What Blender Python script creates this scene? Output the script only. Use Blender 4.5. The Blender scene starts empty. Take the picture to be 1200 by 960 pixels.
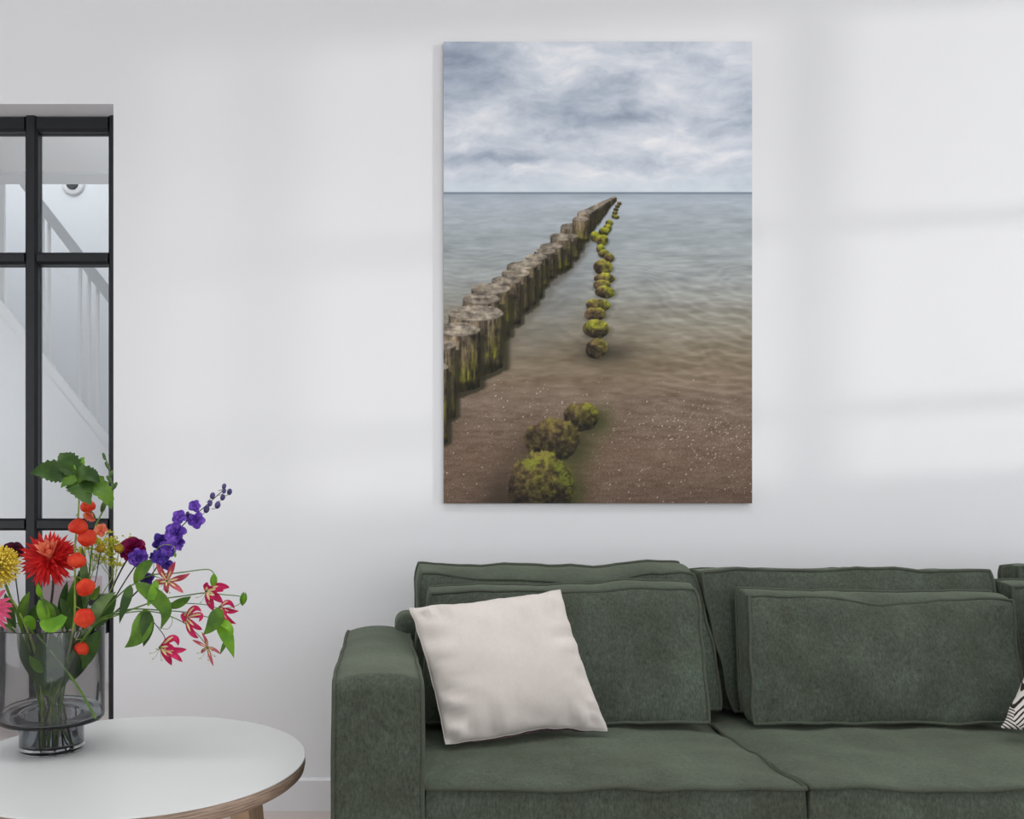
import bpy, bmesh, math, random
import numpy as np
from mathutils import Vector, Matrix, noise

random.seed(7)
np.random.seed(7)
sc = bpy.context.scene
col = sc.collection
PI = math.pi

# ------------------------------------------------------------------ camera
EYE = 1.02          # eye height (m); focal length 1000 px of a 1200 px wide frame
cam_d = bpy.data.cameras.new('camera')
cam = bpy.data.objects.new('camera', cam_d)
col.objects.link(cam)
cam.location = (0, 0, EYE)
cam.rotation_euler = (PI / 2, 0, 0)
cam_d.sensor_width = 36.0
cam_d.lens = 30.0
cam_d.shift_x = (600 - 445) / 1200
cam_d.shift_y = (596 - 480) / 1200
cam_d.clip_start = 0.05
sc.camera = cam

# ------------------------------------------------------------------ world, sun, window light, exposure
w = bpy.data.worlds.new('world')
sc.world = w
w.use_nodes = True
w.node_tree.nodes['Background'].inputs[0].default_value = (0.86, 0.93, 1.0, 1)
w.node_tree.nodes['Background'].inputs[1].default_value = 1.0


def light(name, kind, energy, loc, direction, color=(1, 1, 1), size=None, size_y=None, angle=None):
    d = bpy.data.lights.new(name, kind)
    d.energy = energy
    d.color = color
    if kind == 'AREA':
        d.shape = 'RECTANGLE'
        d.size, d.size_y = size, size_y
    if angle is not None:
        d.angle = angle
    o = bpy.data.objects.new(name, d)
    col.objects.link(o)
    o.location = loc
    o.rotation_euler = Vector(direction).to_track_quat('-Z', 'Y').to_euler()
    return o


SUN_DIR = (-1.0, 0.5, -0.06)
light('sun', 'SUN', 0.9, (8, -3, 3), SUN_DIR, (1.0, 0.98, 0.95), angle=math.radians(2.0))
light('left_window_daylight', 'AREA', 20, (-2.96, 0.9, 1.4), (1, 0.0, -0.05), (0.97, 0.98, 1.0), 1.9, 1.7)
light('front_window_daylight', 'AREA', 50, (2.2, -2.44, 1.35), (0.05, 1, -0.05), (0.97, 0.985, 1.0), 4.4, 2.2)
light('right_window_daylight', 'AREA', 14, (3.96, 1.4, 2.05), (-1, 0, -0.1), (0.97, 0.985, 1.0), 1.8, 1.5)
light('ceiling_fill', 'AREA', 15, (0.5, 1.45, 3.22), (0, 0.0, -1), (0.98, 0.99, 1.0), 3.4, 0.9).data.spread = math.radians(105)  # added lamp, no roof opening; brightens table and sofa tops
light('hall_side_fill', 'AREA', 22, (-0.45, 3.5, 1.4), (-1, 0.45, 0.0), (0.96, 0.98, 1.0), 0.7, 1.8)  # unseen lamp added to brighten the stair panel; this wall has no window
light('stairwell_top_fill', 'AREA', 23, (-2.2, 5.2, 4.1), (0, 0.1, -1), (0.96, 0.98, 1.0), 1.8, 1.2)  # added overhead lamp lighting the hall; the stairwell ceiling is closed

sc.view_settings.view_transform = 'Standard'
sc.view_settings.look = 'None'
sc.view_settings.gamma = 1.0
sc.view_settings.use_curve_mapping = False
sc.view_settings.exposure = 0.0


# ------------------------------------------------------------------ helpers
def at(px, py, d):
    """the point of the room at depth d that the photograph shows at (px, py)"""
    return Vector(((px - 445) / 1000 * d, d, EYE - (py - 596) / 1000 * d))


def lin(r, g=None, b=None):
    if g is None:
        r, g, b = r
    f = lambda c: (c / 255 / 12.92) if c / 255 <= 0.04045 else ((c / 255 + 0.055) / 1.055) ** 2.4
    return (f(r), f(g), f(b), 1.0)


ORG = {}


class MB:
    def __init__(self):
        self.v, self.f, self.m = [], [], []

    def grid(self, rows, closed=False, mi=0):
        b = len(self.v)
        n = len(rows[0])
        for r in rows:
            self.v.extend(Vector(p) for p in r)
        for i in range(len(rows) - 1):
            for j in range(n if closed else n - 1):
                j2 = (j + 1) % n
                self.f.append((b + i * n + j, b + i * n + j2, b + (i + 1) * n + j2, b + (i + 1) * n + j))
                self.m.append(mi)

    def poly(self, pts, mi=0):
        b = len(self.v)
        self.v.extend(Vector(p) for p in pts)
        self.f.append(tuple(range(b, b + len(pts))))
        self.m.append(mi)

    def box(self, x0, x1, y0, y1, z0, z1):
        b = len(self.v)
        for z in (z0, z1):
            for x, y in ((x0, y0), (x1, y0), (x1, y1), (x0, y1)):
                self.v.append(Vector((x, y, z)))
        for q in ((3, 2, 1, 0), (4, 5, 6, 7), (0, 1, 5, 4), (1, 2, 6, 5), (2, 3, 7, 6), (3, 0, 4, 7)):
            self.f.append(tuple(b + i for i in q))
            self.m.append(0)

    def prism(self, pts, vec):
        """extrude an outline (list of 3D points) along vec"""
        vec = Vector(vec)
        n = len(pts)
        b = len(self.v)
        self.v.extend(Vector(p) for p in pts)
        self.v.extend(Vector(p) + vec for p in pts)
        self.f.append(tuple(reversed(range(b, b + n))))
        self.f.append(tuple(range(b + n, b + 2 * n)))
        self.m += [0, 0]
        for i in range(n):
            j = (i + 1) % n
            self.f.append((b + i, b + j, b + n + j, b + n + i))
            self.m.append(0)

    def tube(self, pts, rad, sides=6, closed=False, cap=True):
        pts = [Vector(p) for p in pts]
        n = len(pts)
        rr = rad if isinstance(rad, (list, tuple)) else [rad] * n
        rows = []
        prev = None
        for i, p in enumerate(pts):
            if closed:
                t = pts[(i + 1) % n] - pts[i - 1]
            else:
                t = pts[min(i + 1, n - 1)] - pts[max(i - 1, 0)]
            if t.length < 1e-9:
                t = Vector((0, 0, 1))
            t.normalize()
            if prev is None:
                a = Vector((0, 0, 1)) if abs(t.z) < 0.9 else Vector((1, 0, 0))
                u = t.cross(a).normalized()
            else:
                u = prev - t * prev.dot(t)
                u = u.normalized() if u.length > 1e-6 else t.orthogonal().normalized()
            prev = u
            vv = t.cross(u)
            rows.append([p + (u * math.cos(2 * PI * k / sides) + vv * math.sin(2 * PI * k / sides)) * rr[i] for k in range(sides)])
        if closed:
            rows.append(rows[0])
        self.grid(rows, closed=True)
        if cap and not closed:
            self.poly(list(reversed(rows[0])))
            self.poly(rows[-1])

    def lathe(self, prof, centre, segs=48, axis=None):
        c = Vector(centre)
        q = Vector((0, 0, 1)).rotation_difference(Vector(axis).normalized()).to_matrix() if axis is not None else Matrix.Identity(3)
        rows = [[c + q @ Vector((r * math.cos(2 * PI * k / segs), r * math.sin(2 * PI * k / segs), z)) for k in range(segs)] for r, z in prof]
        self.grid(rows, closed=True)

    def ball(self, c, r, u=8, v=6, sc_=(1, 1, 1), axis=None):
        c = Vector(c)
        q = Vector((0, 0, 1)).rotation_difference(Vector(axis).normalized()).to_matrix() if axis is not None else Matrix.Identity(3)
        rows = []
        for i in range(v + 1):
            t = PI * i / v
            rows.append([c + q @ Vector((r * sc_[0] * math.sin(t) * math.cos(2 * PI * k / u), r * sc_[1] * math.sin(t) * math.sin(2 * PI * k / u), -r * sc_[2] * math.cos(t))) for k in range(u)])
        self.grid(rows, closed=True)

    def sheet(self, ctrl, width, nrm, prof='leaf', nu=9, cup=0.2, serr=0.0, wave=0.0, nv=4):
        """a leaf or petal blade along a Bezier through ctrl, facing nrm"""
        P = [Vector(p) for p in ctrl]
        nrm = Vector(nrm).normalized()
        if len(P) == 2:
            P = [P[0], (P[0] + P[1]) / 2, P[1]]

        def bez(t):
            Q = P[:]
            while len(Q) > 1:
                Q = [Q[i].lerp(Q[i + 1], t) for i in range(len(Q) - 1)]
            return Q[0]
        rows = []
        for i in range(nu + 1):
            u = i / nu
            c = bez(u)
            T = (bez(min(1, u + 0.03)) - bez(max(0, u - 0.03))).normalized()
            S = T.cross(nrm)
            S = S.normalized() if S.length > 1e-4 else T.orthogonal().normalized()
            N = S.cross(T).normalized()
            if prof == 'leaf':
                wd = 2.45 * (u ** 0.6) * ((1 - u) ** 1.0)
            elif prof == 'lance':
                wd = 1.0 * math.sin(PI * min(1, u * 0.96 + 0.04)) ** 0.8
            elif prof == 'heart':
                wd = min(1.0, 0.55 + 1.6 * u) * (1 - u ** 1.7) ** 0.9
            elif prof == 'strap':
                wd = (0.5 + 0.5 * min(1, u * 3)) * (1 - u ** 3.2) ** 0.7
            else:   # round
                wd = 0.25 + 0.75 * math.sin(PI * min(1, 0.08 + u * 0.9)) if u < 0.97 else 0.25
            wd = max(0.02, wd) * width * 0.5
            if serr:
                wd *= 1 + serr * (1 if i % 2 else -1)
            row = []
            for j in range(nv + 1):
                v = 2 * j / nv - 1
                off = N * (cup * abs(v) ** 1.4 * wd) + N * (wave * wd * math.sin(u * 9 + (2 if v > 0 else 0)) * abs(v))
                row.append(c + S * v * wd + off)
            rows.append(row)
        self.grid(rows)

    def build(self, name, mats, parent=None, smooth=True, flat_angle=None):
        o_root = ORG.get(parent.name, Vector((0, 0, 0))) if parent is not None else Vector((0, 0, 0))
        me = bpy.data.meshes.new(name)
        me.from_pydata([tuple(p - o_root) for p in self.v], [], self.f)
        if not isinstance(mats, (list, tuple)):
            mats = [mats]
        for m in mats:
            me.materials.append(m)
        if len(mats) > 1:
            me.polygons.foreach_set('material_index', self.m)
        if smooth:
            me.polygons.foreach_set('use_smooth', [True] * len(me.polygons))
        me.validate()
        me.update()
        o = bpy.data.objects.new(name, me)
        col.objects.link(o)
        if parent is not None:
            o.parent = parent
            ORG[o.name] = o_root
        else:
            ORG[o.name] = Vector((0, 0, 0))
        return o


def rbox(name, x0, x1, y0, y1, z0, z1, mat_, parent=None, bev=0.006, seg=2):
    bm = bmesh.new()
    bmesh.ops.create_cube(bm, size=1)
    for v in bm.verts:
        v.co = Vector(((x0 + x1) / 2 + v.co.x * (x1 - x0), (y0 + y1) / 2 + v.co.y * (y1 - y0), (z0 + z1) / 2 + v.co.z * (z1 - z0)))
    bmesh.ops.bevel(bm, geom=bm.edges[:], offset=bev, segments=seg, profile=0.5, affect='EDGES')
    bm.normal_update()
    mb = MB()
    mb.v = [v.co.copy() for v in bm.verts]
    bm.verts.index_update()
    mb.f = [tuple(v.index for v in f.verts) for f in bm.faces]
    mb.m = [0] * len(mb.f)
    bm.free()
    return mb.build(name, mat_, parent, smooth=seg > 2)


def thing(name, label, cat, loc, group=None):
    o = bpy.data.objects.new(name, None)
    o.empty_display_size = 0.05
    col.objects.link(o)
    o.location = loc
    o['label'] = label
    o['category'] = cat
    if group:
        o['group'] = group
    ORG[o.name] = Vector(loc)
    return o


def tag(o, label, cat, group=None):
    o['label'] = label
    o['category'] = cat
    if group:
        o['group'] = group
    return o


def struct(o, label=None):
    o['kind'] = 'structure'
    if label:
        o['label'] = label
    return o


def stuff(o):
    o['kind'] = 'stuff'
    return o


def struct_empty(name, loc, label=None):
    o = bpy.data.objects.new(name, None)
    col.objects.link(o)
    o.location = loc
    ORG[o.name] = Vector(loc)
    return struct(o, label)


def spline(pts, n=8):
    """Catmull-Rom through pts"""
    P = [Vector(p) for p in pts]
    P = [P[0] * 2 - P[1]] + P + [P[-1] * 2 - P[-2]]
    out = []
    for i in range(1, len(P) - 2):
        for k in range(n):
            t = k / n
            a, b, c, d = P[i - 1], P[i], P[i + 1], P[i + 2]
            out.append(0.5 * ((2 * b) + (c - a) * t + (2 * a - 5 * b + 4 * c - d) * t * t + (3 * b - a - 3 * c + d) * t ** 3))
    out.append(P[-2])
    return out


# ------------------------------------------------------------------ materials
def new_mat(name):
    m = bpy.data.materials.new(name)
    m.use_nodes = True
    return m, m.node_tree.nodes, m.node_tree.links, m.node_tree.nodes['Principled BSDF']


def plain(name, c, rough=0.5, var=0.0, vscale=8.0, bump=0.0, bscale=60.0, spec=0.5, metal=0.0, sheen=0.0, stretch=(1, 1, 1), sss=0.0):
    m, N, L, p = new_mat(name)
    c = lin(c)
    p.inputs['Base Color'].default_value = c
    p.inputs['Roughness'].default_value = rough
    p.inputs['Specular IOR Level'].default_value = spec
    p.inputs['Metallic'].default_value = metal
    p.inputs['Sheen Weight'].default_value = sheen
    if var or bump:
        tc = N.new('ShaderNodeTexCoord')
        mp = N.new('ShaderNodeMapping')
        mp.inputs['Scale'].default_value = stretch
        L.new(tc.outputs['Object'], mp.inputs[0])
    if var:
        nz = N.new('ShaderNodeTexNoise')
        nz.inputs['Scale'].default_value = vscale
        nz.inputs['Detail'].default_value = 4
        L.new(mp.outputs[0], nz.inputs['Vector'])
        r = N.new('ShaderNodeValToRGB')
        r.color_ramp.elements[0].position = 0.3
        r.color_ramp.elements[1].position = 0.7
        r.color_ramp.elements[0].color = [x * (1 - var) for x in c[:3]] + [1]
        r.color_ramp.elements[1].color = [min(1, x * (1 + var)) for x in c[:3]] + [1]
        L.new(nz.outputs[0], r.inputs[0])
        L.new(r.outputs[0], p.inputs['Base Color'])
    if bump:
        n2 = N.new('ShaderNodeTexNoise')
        n2.inputs['Scale'].default_value = bscale
        n2.inputs['Detail'].default_value = 3
        L.new(mp.outputs[0], n2.inputs['Vector'])
        b = N.new('ShaderNodeBump')
        b.inputs['Strength'].default_value = bump
        b.inputs['Distance'].default_value = 0.002
        L.new(n2.outputs[0], b.inputs['Height'])
        L.new(b.outputs[0], p.inputs['Normal'])
    return m


def plantmat(name, c, c2=None, scale=30, rough=0.5, trans=0.25):
    """petal or leaf: blotchy colour with some light coming through the blade"""
    m, N, L, p = new_mat(name)
    a = lin(c)
    b = lin(c2 or [x * 0.72 for x in c])
    tc = N.new('ShaderNodeTexCoord')
    nz = N.new('ShaderNodeTexNoise')
    nz.inputs['Scale'].default_value = scale
    nz.inputs['Detail'].default_value = 3
    L.new(tc.outputs['Object'], nz.inputs['Vector'])
    r = N.new('ShaderNodeValToRGB')
    r.color_ramp.elements[0].position = 0.38
    r.color_ramp.elements[1].position = 0.62
    r.color_ramp.elements[0].color = b
    r.color_ramp.elements[1].color = a
    L.new(nz.outputs[0], r.inputs[0])
    L.new(r.outputs[0], p.inputs['Base Color'])
    p.inputs['Roughness'].default_value = rough
    p.inputs['Specular IOR Level'].default_value = 0.3
    t = N.new('ShaderNodeBsdfTranslucent')
    L.new(r.outputs[0], t.inputs['Color'])
    mx = N.new('ShaderNodeMixShader')
    mx.inputs[0].default_value = trans
    L.new(p.outputs[0], mx.inputs[1])
    L.new(t.outputs[0], mx.inputs[2])
    L.new(mx.outputs[0], N['Material Output'].inputs['Surface'])
    return m


def fabric(name, c, weave=0.22, mottle=0.26, sheen=0.85, streak=(420, 420, 70), tint=None):
    m, N, L, p = new_mat(name)
    a = lin(c)
    tc = N.new('ShaderNodeTexCoord')
    mp = N.new('ShaderNodeMapping')
    mp.inputs['Scale'].default_value = streak
    L.new(tc.outputs['Object'], mp.inputs[0])
    fine = N.new('ShaderNodeTexNoise')
    fine.inputs['Scale'].default_value = 1.0
    fine.inputs['Detail'].default_value = 3
    fine.inputs['Roughness'].default_value = 0.7
    L.new(mp.outputs[0], fine.inputs['Vector'])
    big = N.new('ShaderNodeTexNoise')
    big.inputs['Scale'].default_value = 5.5
    big.inputs['Detail'].default_value = 5
    big.inputs['Roughness'].default_value = 0.6
    L.new(tc.outputs['Object'], big.inputs['Vector'])
    r1 = N.new('ShaderNodeValToRGB')
    t2 = lin(tint) if tint else a
    r1.color_ramp.elements[0].position = 0.3
    r1.color_ramp.elements[1].position = 0.7
    r1.color_ramp.elements[0].color = [x * (1 - mottle) for x in a[:3]] + [1]
    r1.color_ramp.elements[1].color = [x * (1 + mottle) for x in t2[:3]] + [1]
    L.new(big.outputs[0], r1.inputs[0])
    mr = N.new('ShaderNodeMapRange')
    mr.inputs[1].default_value = 0.25
    mr.inputs[2].default_value = 0.75
    mr.inputs[3].default_value = 1 - weave
    mr.inputs[4].default_value = 1 + weave
    L.new(fine.outputs[0], mr.inputs[0])
    nap = N.new('ShaderNodeTexNoise')
    nap.inputs['Scale'].default_value = 85
    nap.inputs['Detail'].default_value = 4
    nap.inputs['Roughness'].default_value = 0.75
    L.new(tc.outputs['Object'], nap.inputs['Vector'])
    mr2 = N.new('ShaderNodeMapRange')
    mr2.inputs[1].default_value = 0.3
    mr2.inputs[2].default_value = 0.7
    mr2.inputs[3].default_value = 1 - weave * 0.55
    mr2.inputs[4].default_value = 1 + weave * 0.55
    L.new(nap.outputs[0], mr2.inputs[0])
    mm = N.new('ShaderNodeMath')
    mm.operation = 'MULTIPLY'
    L.new(mr.outputs[0], mm.inputs[0])
    L.new(mr2.outputs[0], mm.inputs[1])
    mul = N.new('ShaderNodeMixRGB')
    mul.blend_type = 'MULTIPLY'
    mul.inputs[0].default_value = 1
    L.new(r1.outputs[0], mul.inputs[1])
    L.new(mm.outputs[0], mul.inputs[2])
    L.new(mul.outputs[0], p.inputs['Base Color'])
    p.inputs['Roughness'].default_value = 0.9
    p.inputs['Specular IOR Level'].default_value = 0.15
    p.inputs['Sheen Weight'].default_value = sheen
    p.inputs['Sheen Roughness'].default_value = 0.5
    p.inputs['Sheen Tint'].default_value = lin([min(255, x * 1.6) for x in c])
    b = N.new('ShaderNodeBump')
    b.inputs['Strength'].default_value = 0.3
    b.inputs['Distance'].default_value = 0.0012
    L.new(fine.outputs[0], b.inputs['Height'])
    L.new(b.outputs[0], p.inputs['Normal'])
    return m


def glass_thin(name):
    m, N, L, p = new_mat(name)
    N.remove(p)
    tr = N.new('ShaderNodeBsdfTransparent')
    tr.inputs[0].default_value = (0.95, 0.96, 0.96, 1)
    gl = N.new('ShaderNodeBsdfGlossy')
    gl.inputs['Roughness'].default_value = 0.0
    fr = N.new('ShaderNodeFresnel')
    fr.inputs[0].default_value = 1.45
    mx = N.new('ShaderNodeMixShader')
    L.new(fr.outputs[0], mx.inputs[0])
    L.new(tr.outputs[0], mx.inputs[1])
    L.new(gl.outputs[0], mx.inputs[2])
    L.new(mx.outputs[0], N['Material Output'].inputs['Surface'])
    return m


def smoked_glass(name, c):
    """grey glass that darkens with thickness"""
    m, N, L, p = new_mat(name)
    N.remove(p)
    g = N.new('ShaderNodeBsdfGlass')
    g.inputs['Color'].default_value = (0.93, 0.935, 0.94, 1)
    g.inputs['Roughness'].default_value = 0.0
    g.inputs['IOR'].default_value = 1.45
    L.new(g.outputs[0], N['Material Output'].inputs['Surface'])
    a = N.new('ShaderNodeVolumeAbsorption')
    a.inputs['Color'].default_value = c
    a.inputs['Density'].default_value = 150
    L.new(a.outputs[0], N['Material Output'].inputs['Volume'])
    return m


WHITE = plain('white_plaster', (236, 236, 237), 0.9, var=0.012, vscale=1.2, bump=0.05, bscale=180, spec=0.2)
CEIL = plain('white_ceiling', (238, 238, 238), 0.9, spec=0.2)
TRIM = plain('white_painted_wood', (232, 232, 233), 0.45, var=0.01, vscale=3, spec=0.4)
HALL = plain('hall_plaster', (228, 230, 233), 0.9, var=0.012, vscale=2, spec=0.2)
STEEL = plain('black_steel', (30, 32, 36), 0.42, var=0.12, vscale=25, bump=0.04, bscale=200, spec=0.45)
PANE = glass_thin('clear_pane')
SMOKE = smoked_glass('smoked_glass', (0.56, 0.575, 0.59, 1))
GREEN = fabric('green_corduroy', (73, 77, 66), tint=(71, 79, 69), weave=0.40, streak=(215, 215, 85))
GREENP = fabric('green_piping', (76, 81, 70), weave=0.15, mottle=0.1, sheen=0.25)
CREAM = fabric('cream_linen', (212, 203, 196), weave=0.05, mottle=0.035, sheen=0.1, streak=(500, 160, 500))
LAMINATE = plain('white_laminate', (216, 217, 215), 0.32, var=0.008, vscale=3, spec=0.4)
METAL = plain('brushed_metal', (150, 152, 155), 0.35, var=0.1, vscale=60, metal=0.9)


def plywood():
    m, N, L, p = new_mat('plywood_edge')
    tc = N.new('ShaderNodeTexCoord')
    sp = N.new('ShaderNodeSeparateXYZ')
    L.new(tc.outputs['Object'], sp.inputs[0])
    ml = N.new('ShaderNodeMath')
    ml.operation = 'MULTIPLY'
    ml.inputs[1].default_value = 2 * PI / 0.0062
    L.new(sp.outputs[2], ml.inputs[0])
    sn = N.new('ShaderNodeMath')
    sn.operation = 'SINE'
    L.new(ml.outputs[0], sn.inputs[0])
    mp = N.new('ShaderNodeMapping')
    mp.inputs['Scale'].default_value = (22, 22, 260)
    L.new(tc.outputs['Object'], mp.inputs[0])
    nz = N.new('ShaderNodeTexNoise')
    nz.inputs['Scale'].default_value = 1
    nz.inputs['Detail'].default_value = 4
    L.new(mp.outputs[0], nz.inputs['Vector'])
    ad = N.new('ShaderNodeMath')
    ad.operation = 'MULTIPLY_ADD'
    ad.inputs[1].default_value = 0.09
    L.new(sn.outputs[0], ad.inputs[0])
    L.new(nz.outputs[0], ad.inputs[2])
    r = N.new('ShaderNodeValToRGB')
    r.color_ramp.elements[0].position = 0.2
    r.color_ramp.elements[0].color = lin(112, 92, 78)
    r.color_ramp.elements[1].position = 0.75
    r.color_ramp.elements[1].color = lin(180, 156, 136)
    L.new(ad.outputs[0], r.inputs[0])
    L.new(r.outputs[0], p.inputs['Base Color'])
    p.inputs['Roughness'].default_value = 0.6
    return m


PLY = plywood()
OAK = plain('light_oak', (176, 148, 120), 0.55, var=0.14, vscale=1, stretch=(60, 60, 6), bump=0.1, bscale=1)
FLOORM = plain('pale_wood_floor', (206, 194, 188), 0.5, var=0.05, vscale=1, stretch=(3, 40, 1))

# ------------------------------------------------------------------ room shell
DW = 2.89           # room side of the back wall
WT = 0.17           # its thickness
OX0, OX1, OZ = -1.87, -0.9017, 2.39     # opening of the steel door
CZ = 3.25
XL, XR, YF = -3.05, 4.05, -2.55

mb = MB()
mb.prism([(XL, DW, 0), (OX0, DW, 0), (OX0, DW, OZ), (OX1, DW, OZ), (OX1, DW, 0), (XR, DW, 0), (XR, DW, CZ), (XL, DW, CZ)], (0, WT, 0))
struct(mb.build('wall_back', WHITE, smooth=False), 'white plaster wall behind the sofa, with the steel door opening')
mb = MB()
mb.box(XL - 0.2, XR + 0.2, YF - 0.2, 6.3, -0.08, 0)
struct(mb.build('floor', FLOORM, smooth=False), 'pale wooden floor')
mb = MB()
mb.box(XL - 0.2, XR + 0.2, YF - 0.2, DW, CZ, CZ + 0.1)
struct(mb.build('ceiling', CEIL, smooth=False), 'white ceiling of the living room')


def wall_with_hole(name, plane, pos, thick, a0, a1, b0, b1, mat_):
    """side wall with one rectangular window opening; plane 'x' or 'y'"""
    lo, hi = (YF, DW) if plane == 'x' else (XL, XR)
    g = MB()
    f = (lambda s, z: (pos, s, z)) if plane == 'x' else (lambda s, z: (s, pos, z))
    vec = (thick, 0, 0) if plane == 'x' else (0, thick, 0)
    # one ring-shaped outline with a hairline bridge keeps the wall a single piece
    ring = [(lo, 0), (hi, 0), (hi, CZ), (lo, CZ)]
    hole = [(a0, b0), (a1, b0), (a1, b1), (a0, b1)]
    v = Vector(vec)
    base = [Vector(f(*p)) for p in ring + hole]
    n0 = len(g.v)
    g.v.extend(base)
    g.v.extend(p + v for p in base)
    for i in range(4):
        j = (i + 1) % 4
        g.f += [(i, j, 4 + j, 4 + i), (8 + j, 8 + i, 12 + i, 12 + j), (i, 8 + i, 8 + j, j), (4 + i, 4 + j, 12 + j, 12 + i)]
        g.m += [0] * 4
    return struct(g.build(name, mat_, smooth=False))


wall_with_hole('wall_left', 'x', XL - 0.12, 0.12, -0.1, 1.9, 0.65, 2.45, WHITE)
wall_with_hole('wall_right', 'x', XR, 0.12, 0.42, 2.5, 1.22, 2.9, WHITE)
wall_with_hole('wall_front', 'y', YF - 0.12, 0.12, -0.4, 4.0, 0.2, 2.5, WHITE)

win = struct_empty('window_1', (XR + 0.06, 1.46, 1.22), 'tall daylight window with white glazing bars in the side wall')
for (a0, a1, b0, b1) in ((0.42, 0.47, 1.22, 2.9), (2.45, 2.5, 1.22, 2.9), (0.59, 0.67, 1.22, 2.9), (1.52, 1.61, 1.22, 2.9),
                         (0.42, 2.5, 1.22, 1.27), (0.42, 2.5, 2.85, 2.9), (0.42, 2.5, 2.11, 2.16), (0.42, 2.5, 1.48, 1.53)):
    g = MB()
    g.box(XR + 0.03, XR + 0.08, a0, a1, b0, b1)
    g.build('glazing_bar', TRIM, win, smooth=False)

mb = MB()
mb.prism([(OX1, DW, 0), (OX1, DW - 0.014, 0), (OX1, DW - 0.014, 0.102), (OX1, DW - 0.009, 0.108), (OX1, DW, 0.108)], (XR - OX1, 0, 0))
struct(mb.build('baseboard_back', TRIM, smooth=False), 'white baseboard along the back wall')

# ------------------------------------------------------------------ steel and glass door
door = struct_empty('door_1', (OX0, DW + 0.1, 0), 'black steel framed glass door to the stair hall')
DY = 2.972


def bar(name, x0, x1, z0, z1, y0=DY, y1=DY + 0.05, lip=0.006):
    """steel glazing profile with a thin stepped lip"""
    g = MB()
    g.box(x0, x1, y0 + 0.012, y1, z0, z1)
    o = g.build(name, STEEL, door, smooth=False)
    g = MB()
    if (x1 - x0) > (z1 - z0):
        pr = [(x0, y0 + 0.012, z0), (x0, y0, z0 + lip * 1.4), (x0, y0, z1 - lip * 1.4), (x0, y0 + 0.012, z1)]
        g.prism(pr, (x1 - x0, 0, 0))
    else:
        pr = [(x0, y0 + 0.012, z0), (x0 + lip * 1.4, y0, z0), (x1 - lip * 1.4, y0, z0), (x1, y0 + 0.012, z0)]
        g.prism(pr, (0, 0, z1 - z0))
    g.build('glazing_bead', STEEL, o, smooth=False)
    return o


xs = [(-0.948, -0.9017), (-1.239, -1.195), (-1.53, -1.486), (-1.87, -1.777)]
zs = [(2.337, 2.39), (1.873, 1.915), (0.943, 0.985), (0.0, 0.09)]
bar('stile', *xs[0], 0, 2.39)
bar('mullion', *xs[1], 0, 2.39)
bar('mullion', *xs[2], 0, 2.39)
bar('stile', *xs[3], 0, 2.39)
for i in range(3):
    x1, x0 = xs[i][0], xs[i + 1][1]
    for k, nm in enumerate(('top_rail', 'transom', 'transom', 'bottom_rail')):
        bar(nm, x0, x1, *zs[k])
    for k in range(3):
        z1, z0 = zs[k][0], zs[k + 1][1]
        g = MB()
        g.box(x0, x1, DY + 0.03, DY + 0.036, z0, z1)
        g.build('pane', PANE, door, smooth=False)
lock = rbox('lock_case', -1.013, -0.9485, DY - 0.006, DY + 0.045, 0.585, 0.72, STEEL, door, 0.003)
lv = MB()
lv.tube([(-0.985, DY - 0.004, 0.68), (-0.985, DY - 0.04, 0.68), (-0.998, DY - 0.047, 0.68), (-1.012, DY - 0.047, 0.68), (-1.03, DY - 0.047, 0.68)], 0.008, 10)
lv.build('lever_handle', METAL, lock)

# ------------------------------------------------------------------ stair hall behind the door
HY = 6.2
mb = MB()
mb.box(XL - 0.1, -0.3, HY, HY + 0.1, 0, 4.3)
struct(mb.build('wall_hall_back', HALL, smooth=False))
mb = MB()
mb.box(XL - 0.2, XL - 0.1, DW + WT, HY, 0, 4.3)
struct(mb.build('wall_hall_left', HALL, smooth=False))
mb = MB()
mb.box(-0.4, -0.3, DW + WT, HY, 0, 4.3)
struct(mb.build('wall_hall_right', HALL, smooth=False))
mb = MB()
mb.box(XL - 0.1, -0.4, DW + WT, 4.08, 2.63, 2.8)
struct(mb.build('ceiling_hall', CEIL, smooth=False), 'low white hall ceiling in front of the stairwell')
mb = MB()
mb.box(XL - 0.1, -0.4, 4.08, 4.2, 2.616, 2.85)
struct(mb.build('trim_hall_beam', TRIM, smooth=False))
mb = MB()
mb.box(XL - 0.1, -0.4, 4.1, HY, 4.3, 4.4)
struct(mb.build('ceiling_stairwell', CEIL, smooth=False))
mb = MB()
mb.box(XL - 0.1, -0.4, 4.08, 4.18, 2.85, 4.3)
struct(mb.build('wall_hall_upper', HALL, smooth=False))


def hd(px):
    return 4.55 + (px - 45) / 81 * 0.5


stair = thing('staircase', 'white staircase with slim balusters behind the glass door', 'staircase', Vector((-1.76, 4.9, 0)))
RAILM = plain('rail_paint', (196, 198, 201), 0.5, spec=0.4)


def slope_board(name, pxa, ya, yb, pxb, yc, yd, thick, m):
    """sloping board whose upper and lower edges run between two plan positions"""
    A = [at(pxa, ya, hd(pxa)), at(pxb, yc, hd(pxb)), at(pxb, yd, hd(pxb)), at(pxa, yb, hd(pxa))]
    g = MB()
    g.prism(A, (0.0, thick, 0))
    return g.build(name, m, stair, smooth=False)


def yline(px, y45, slope):
    return y45 + (px - 45) * slope


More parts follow.
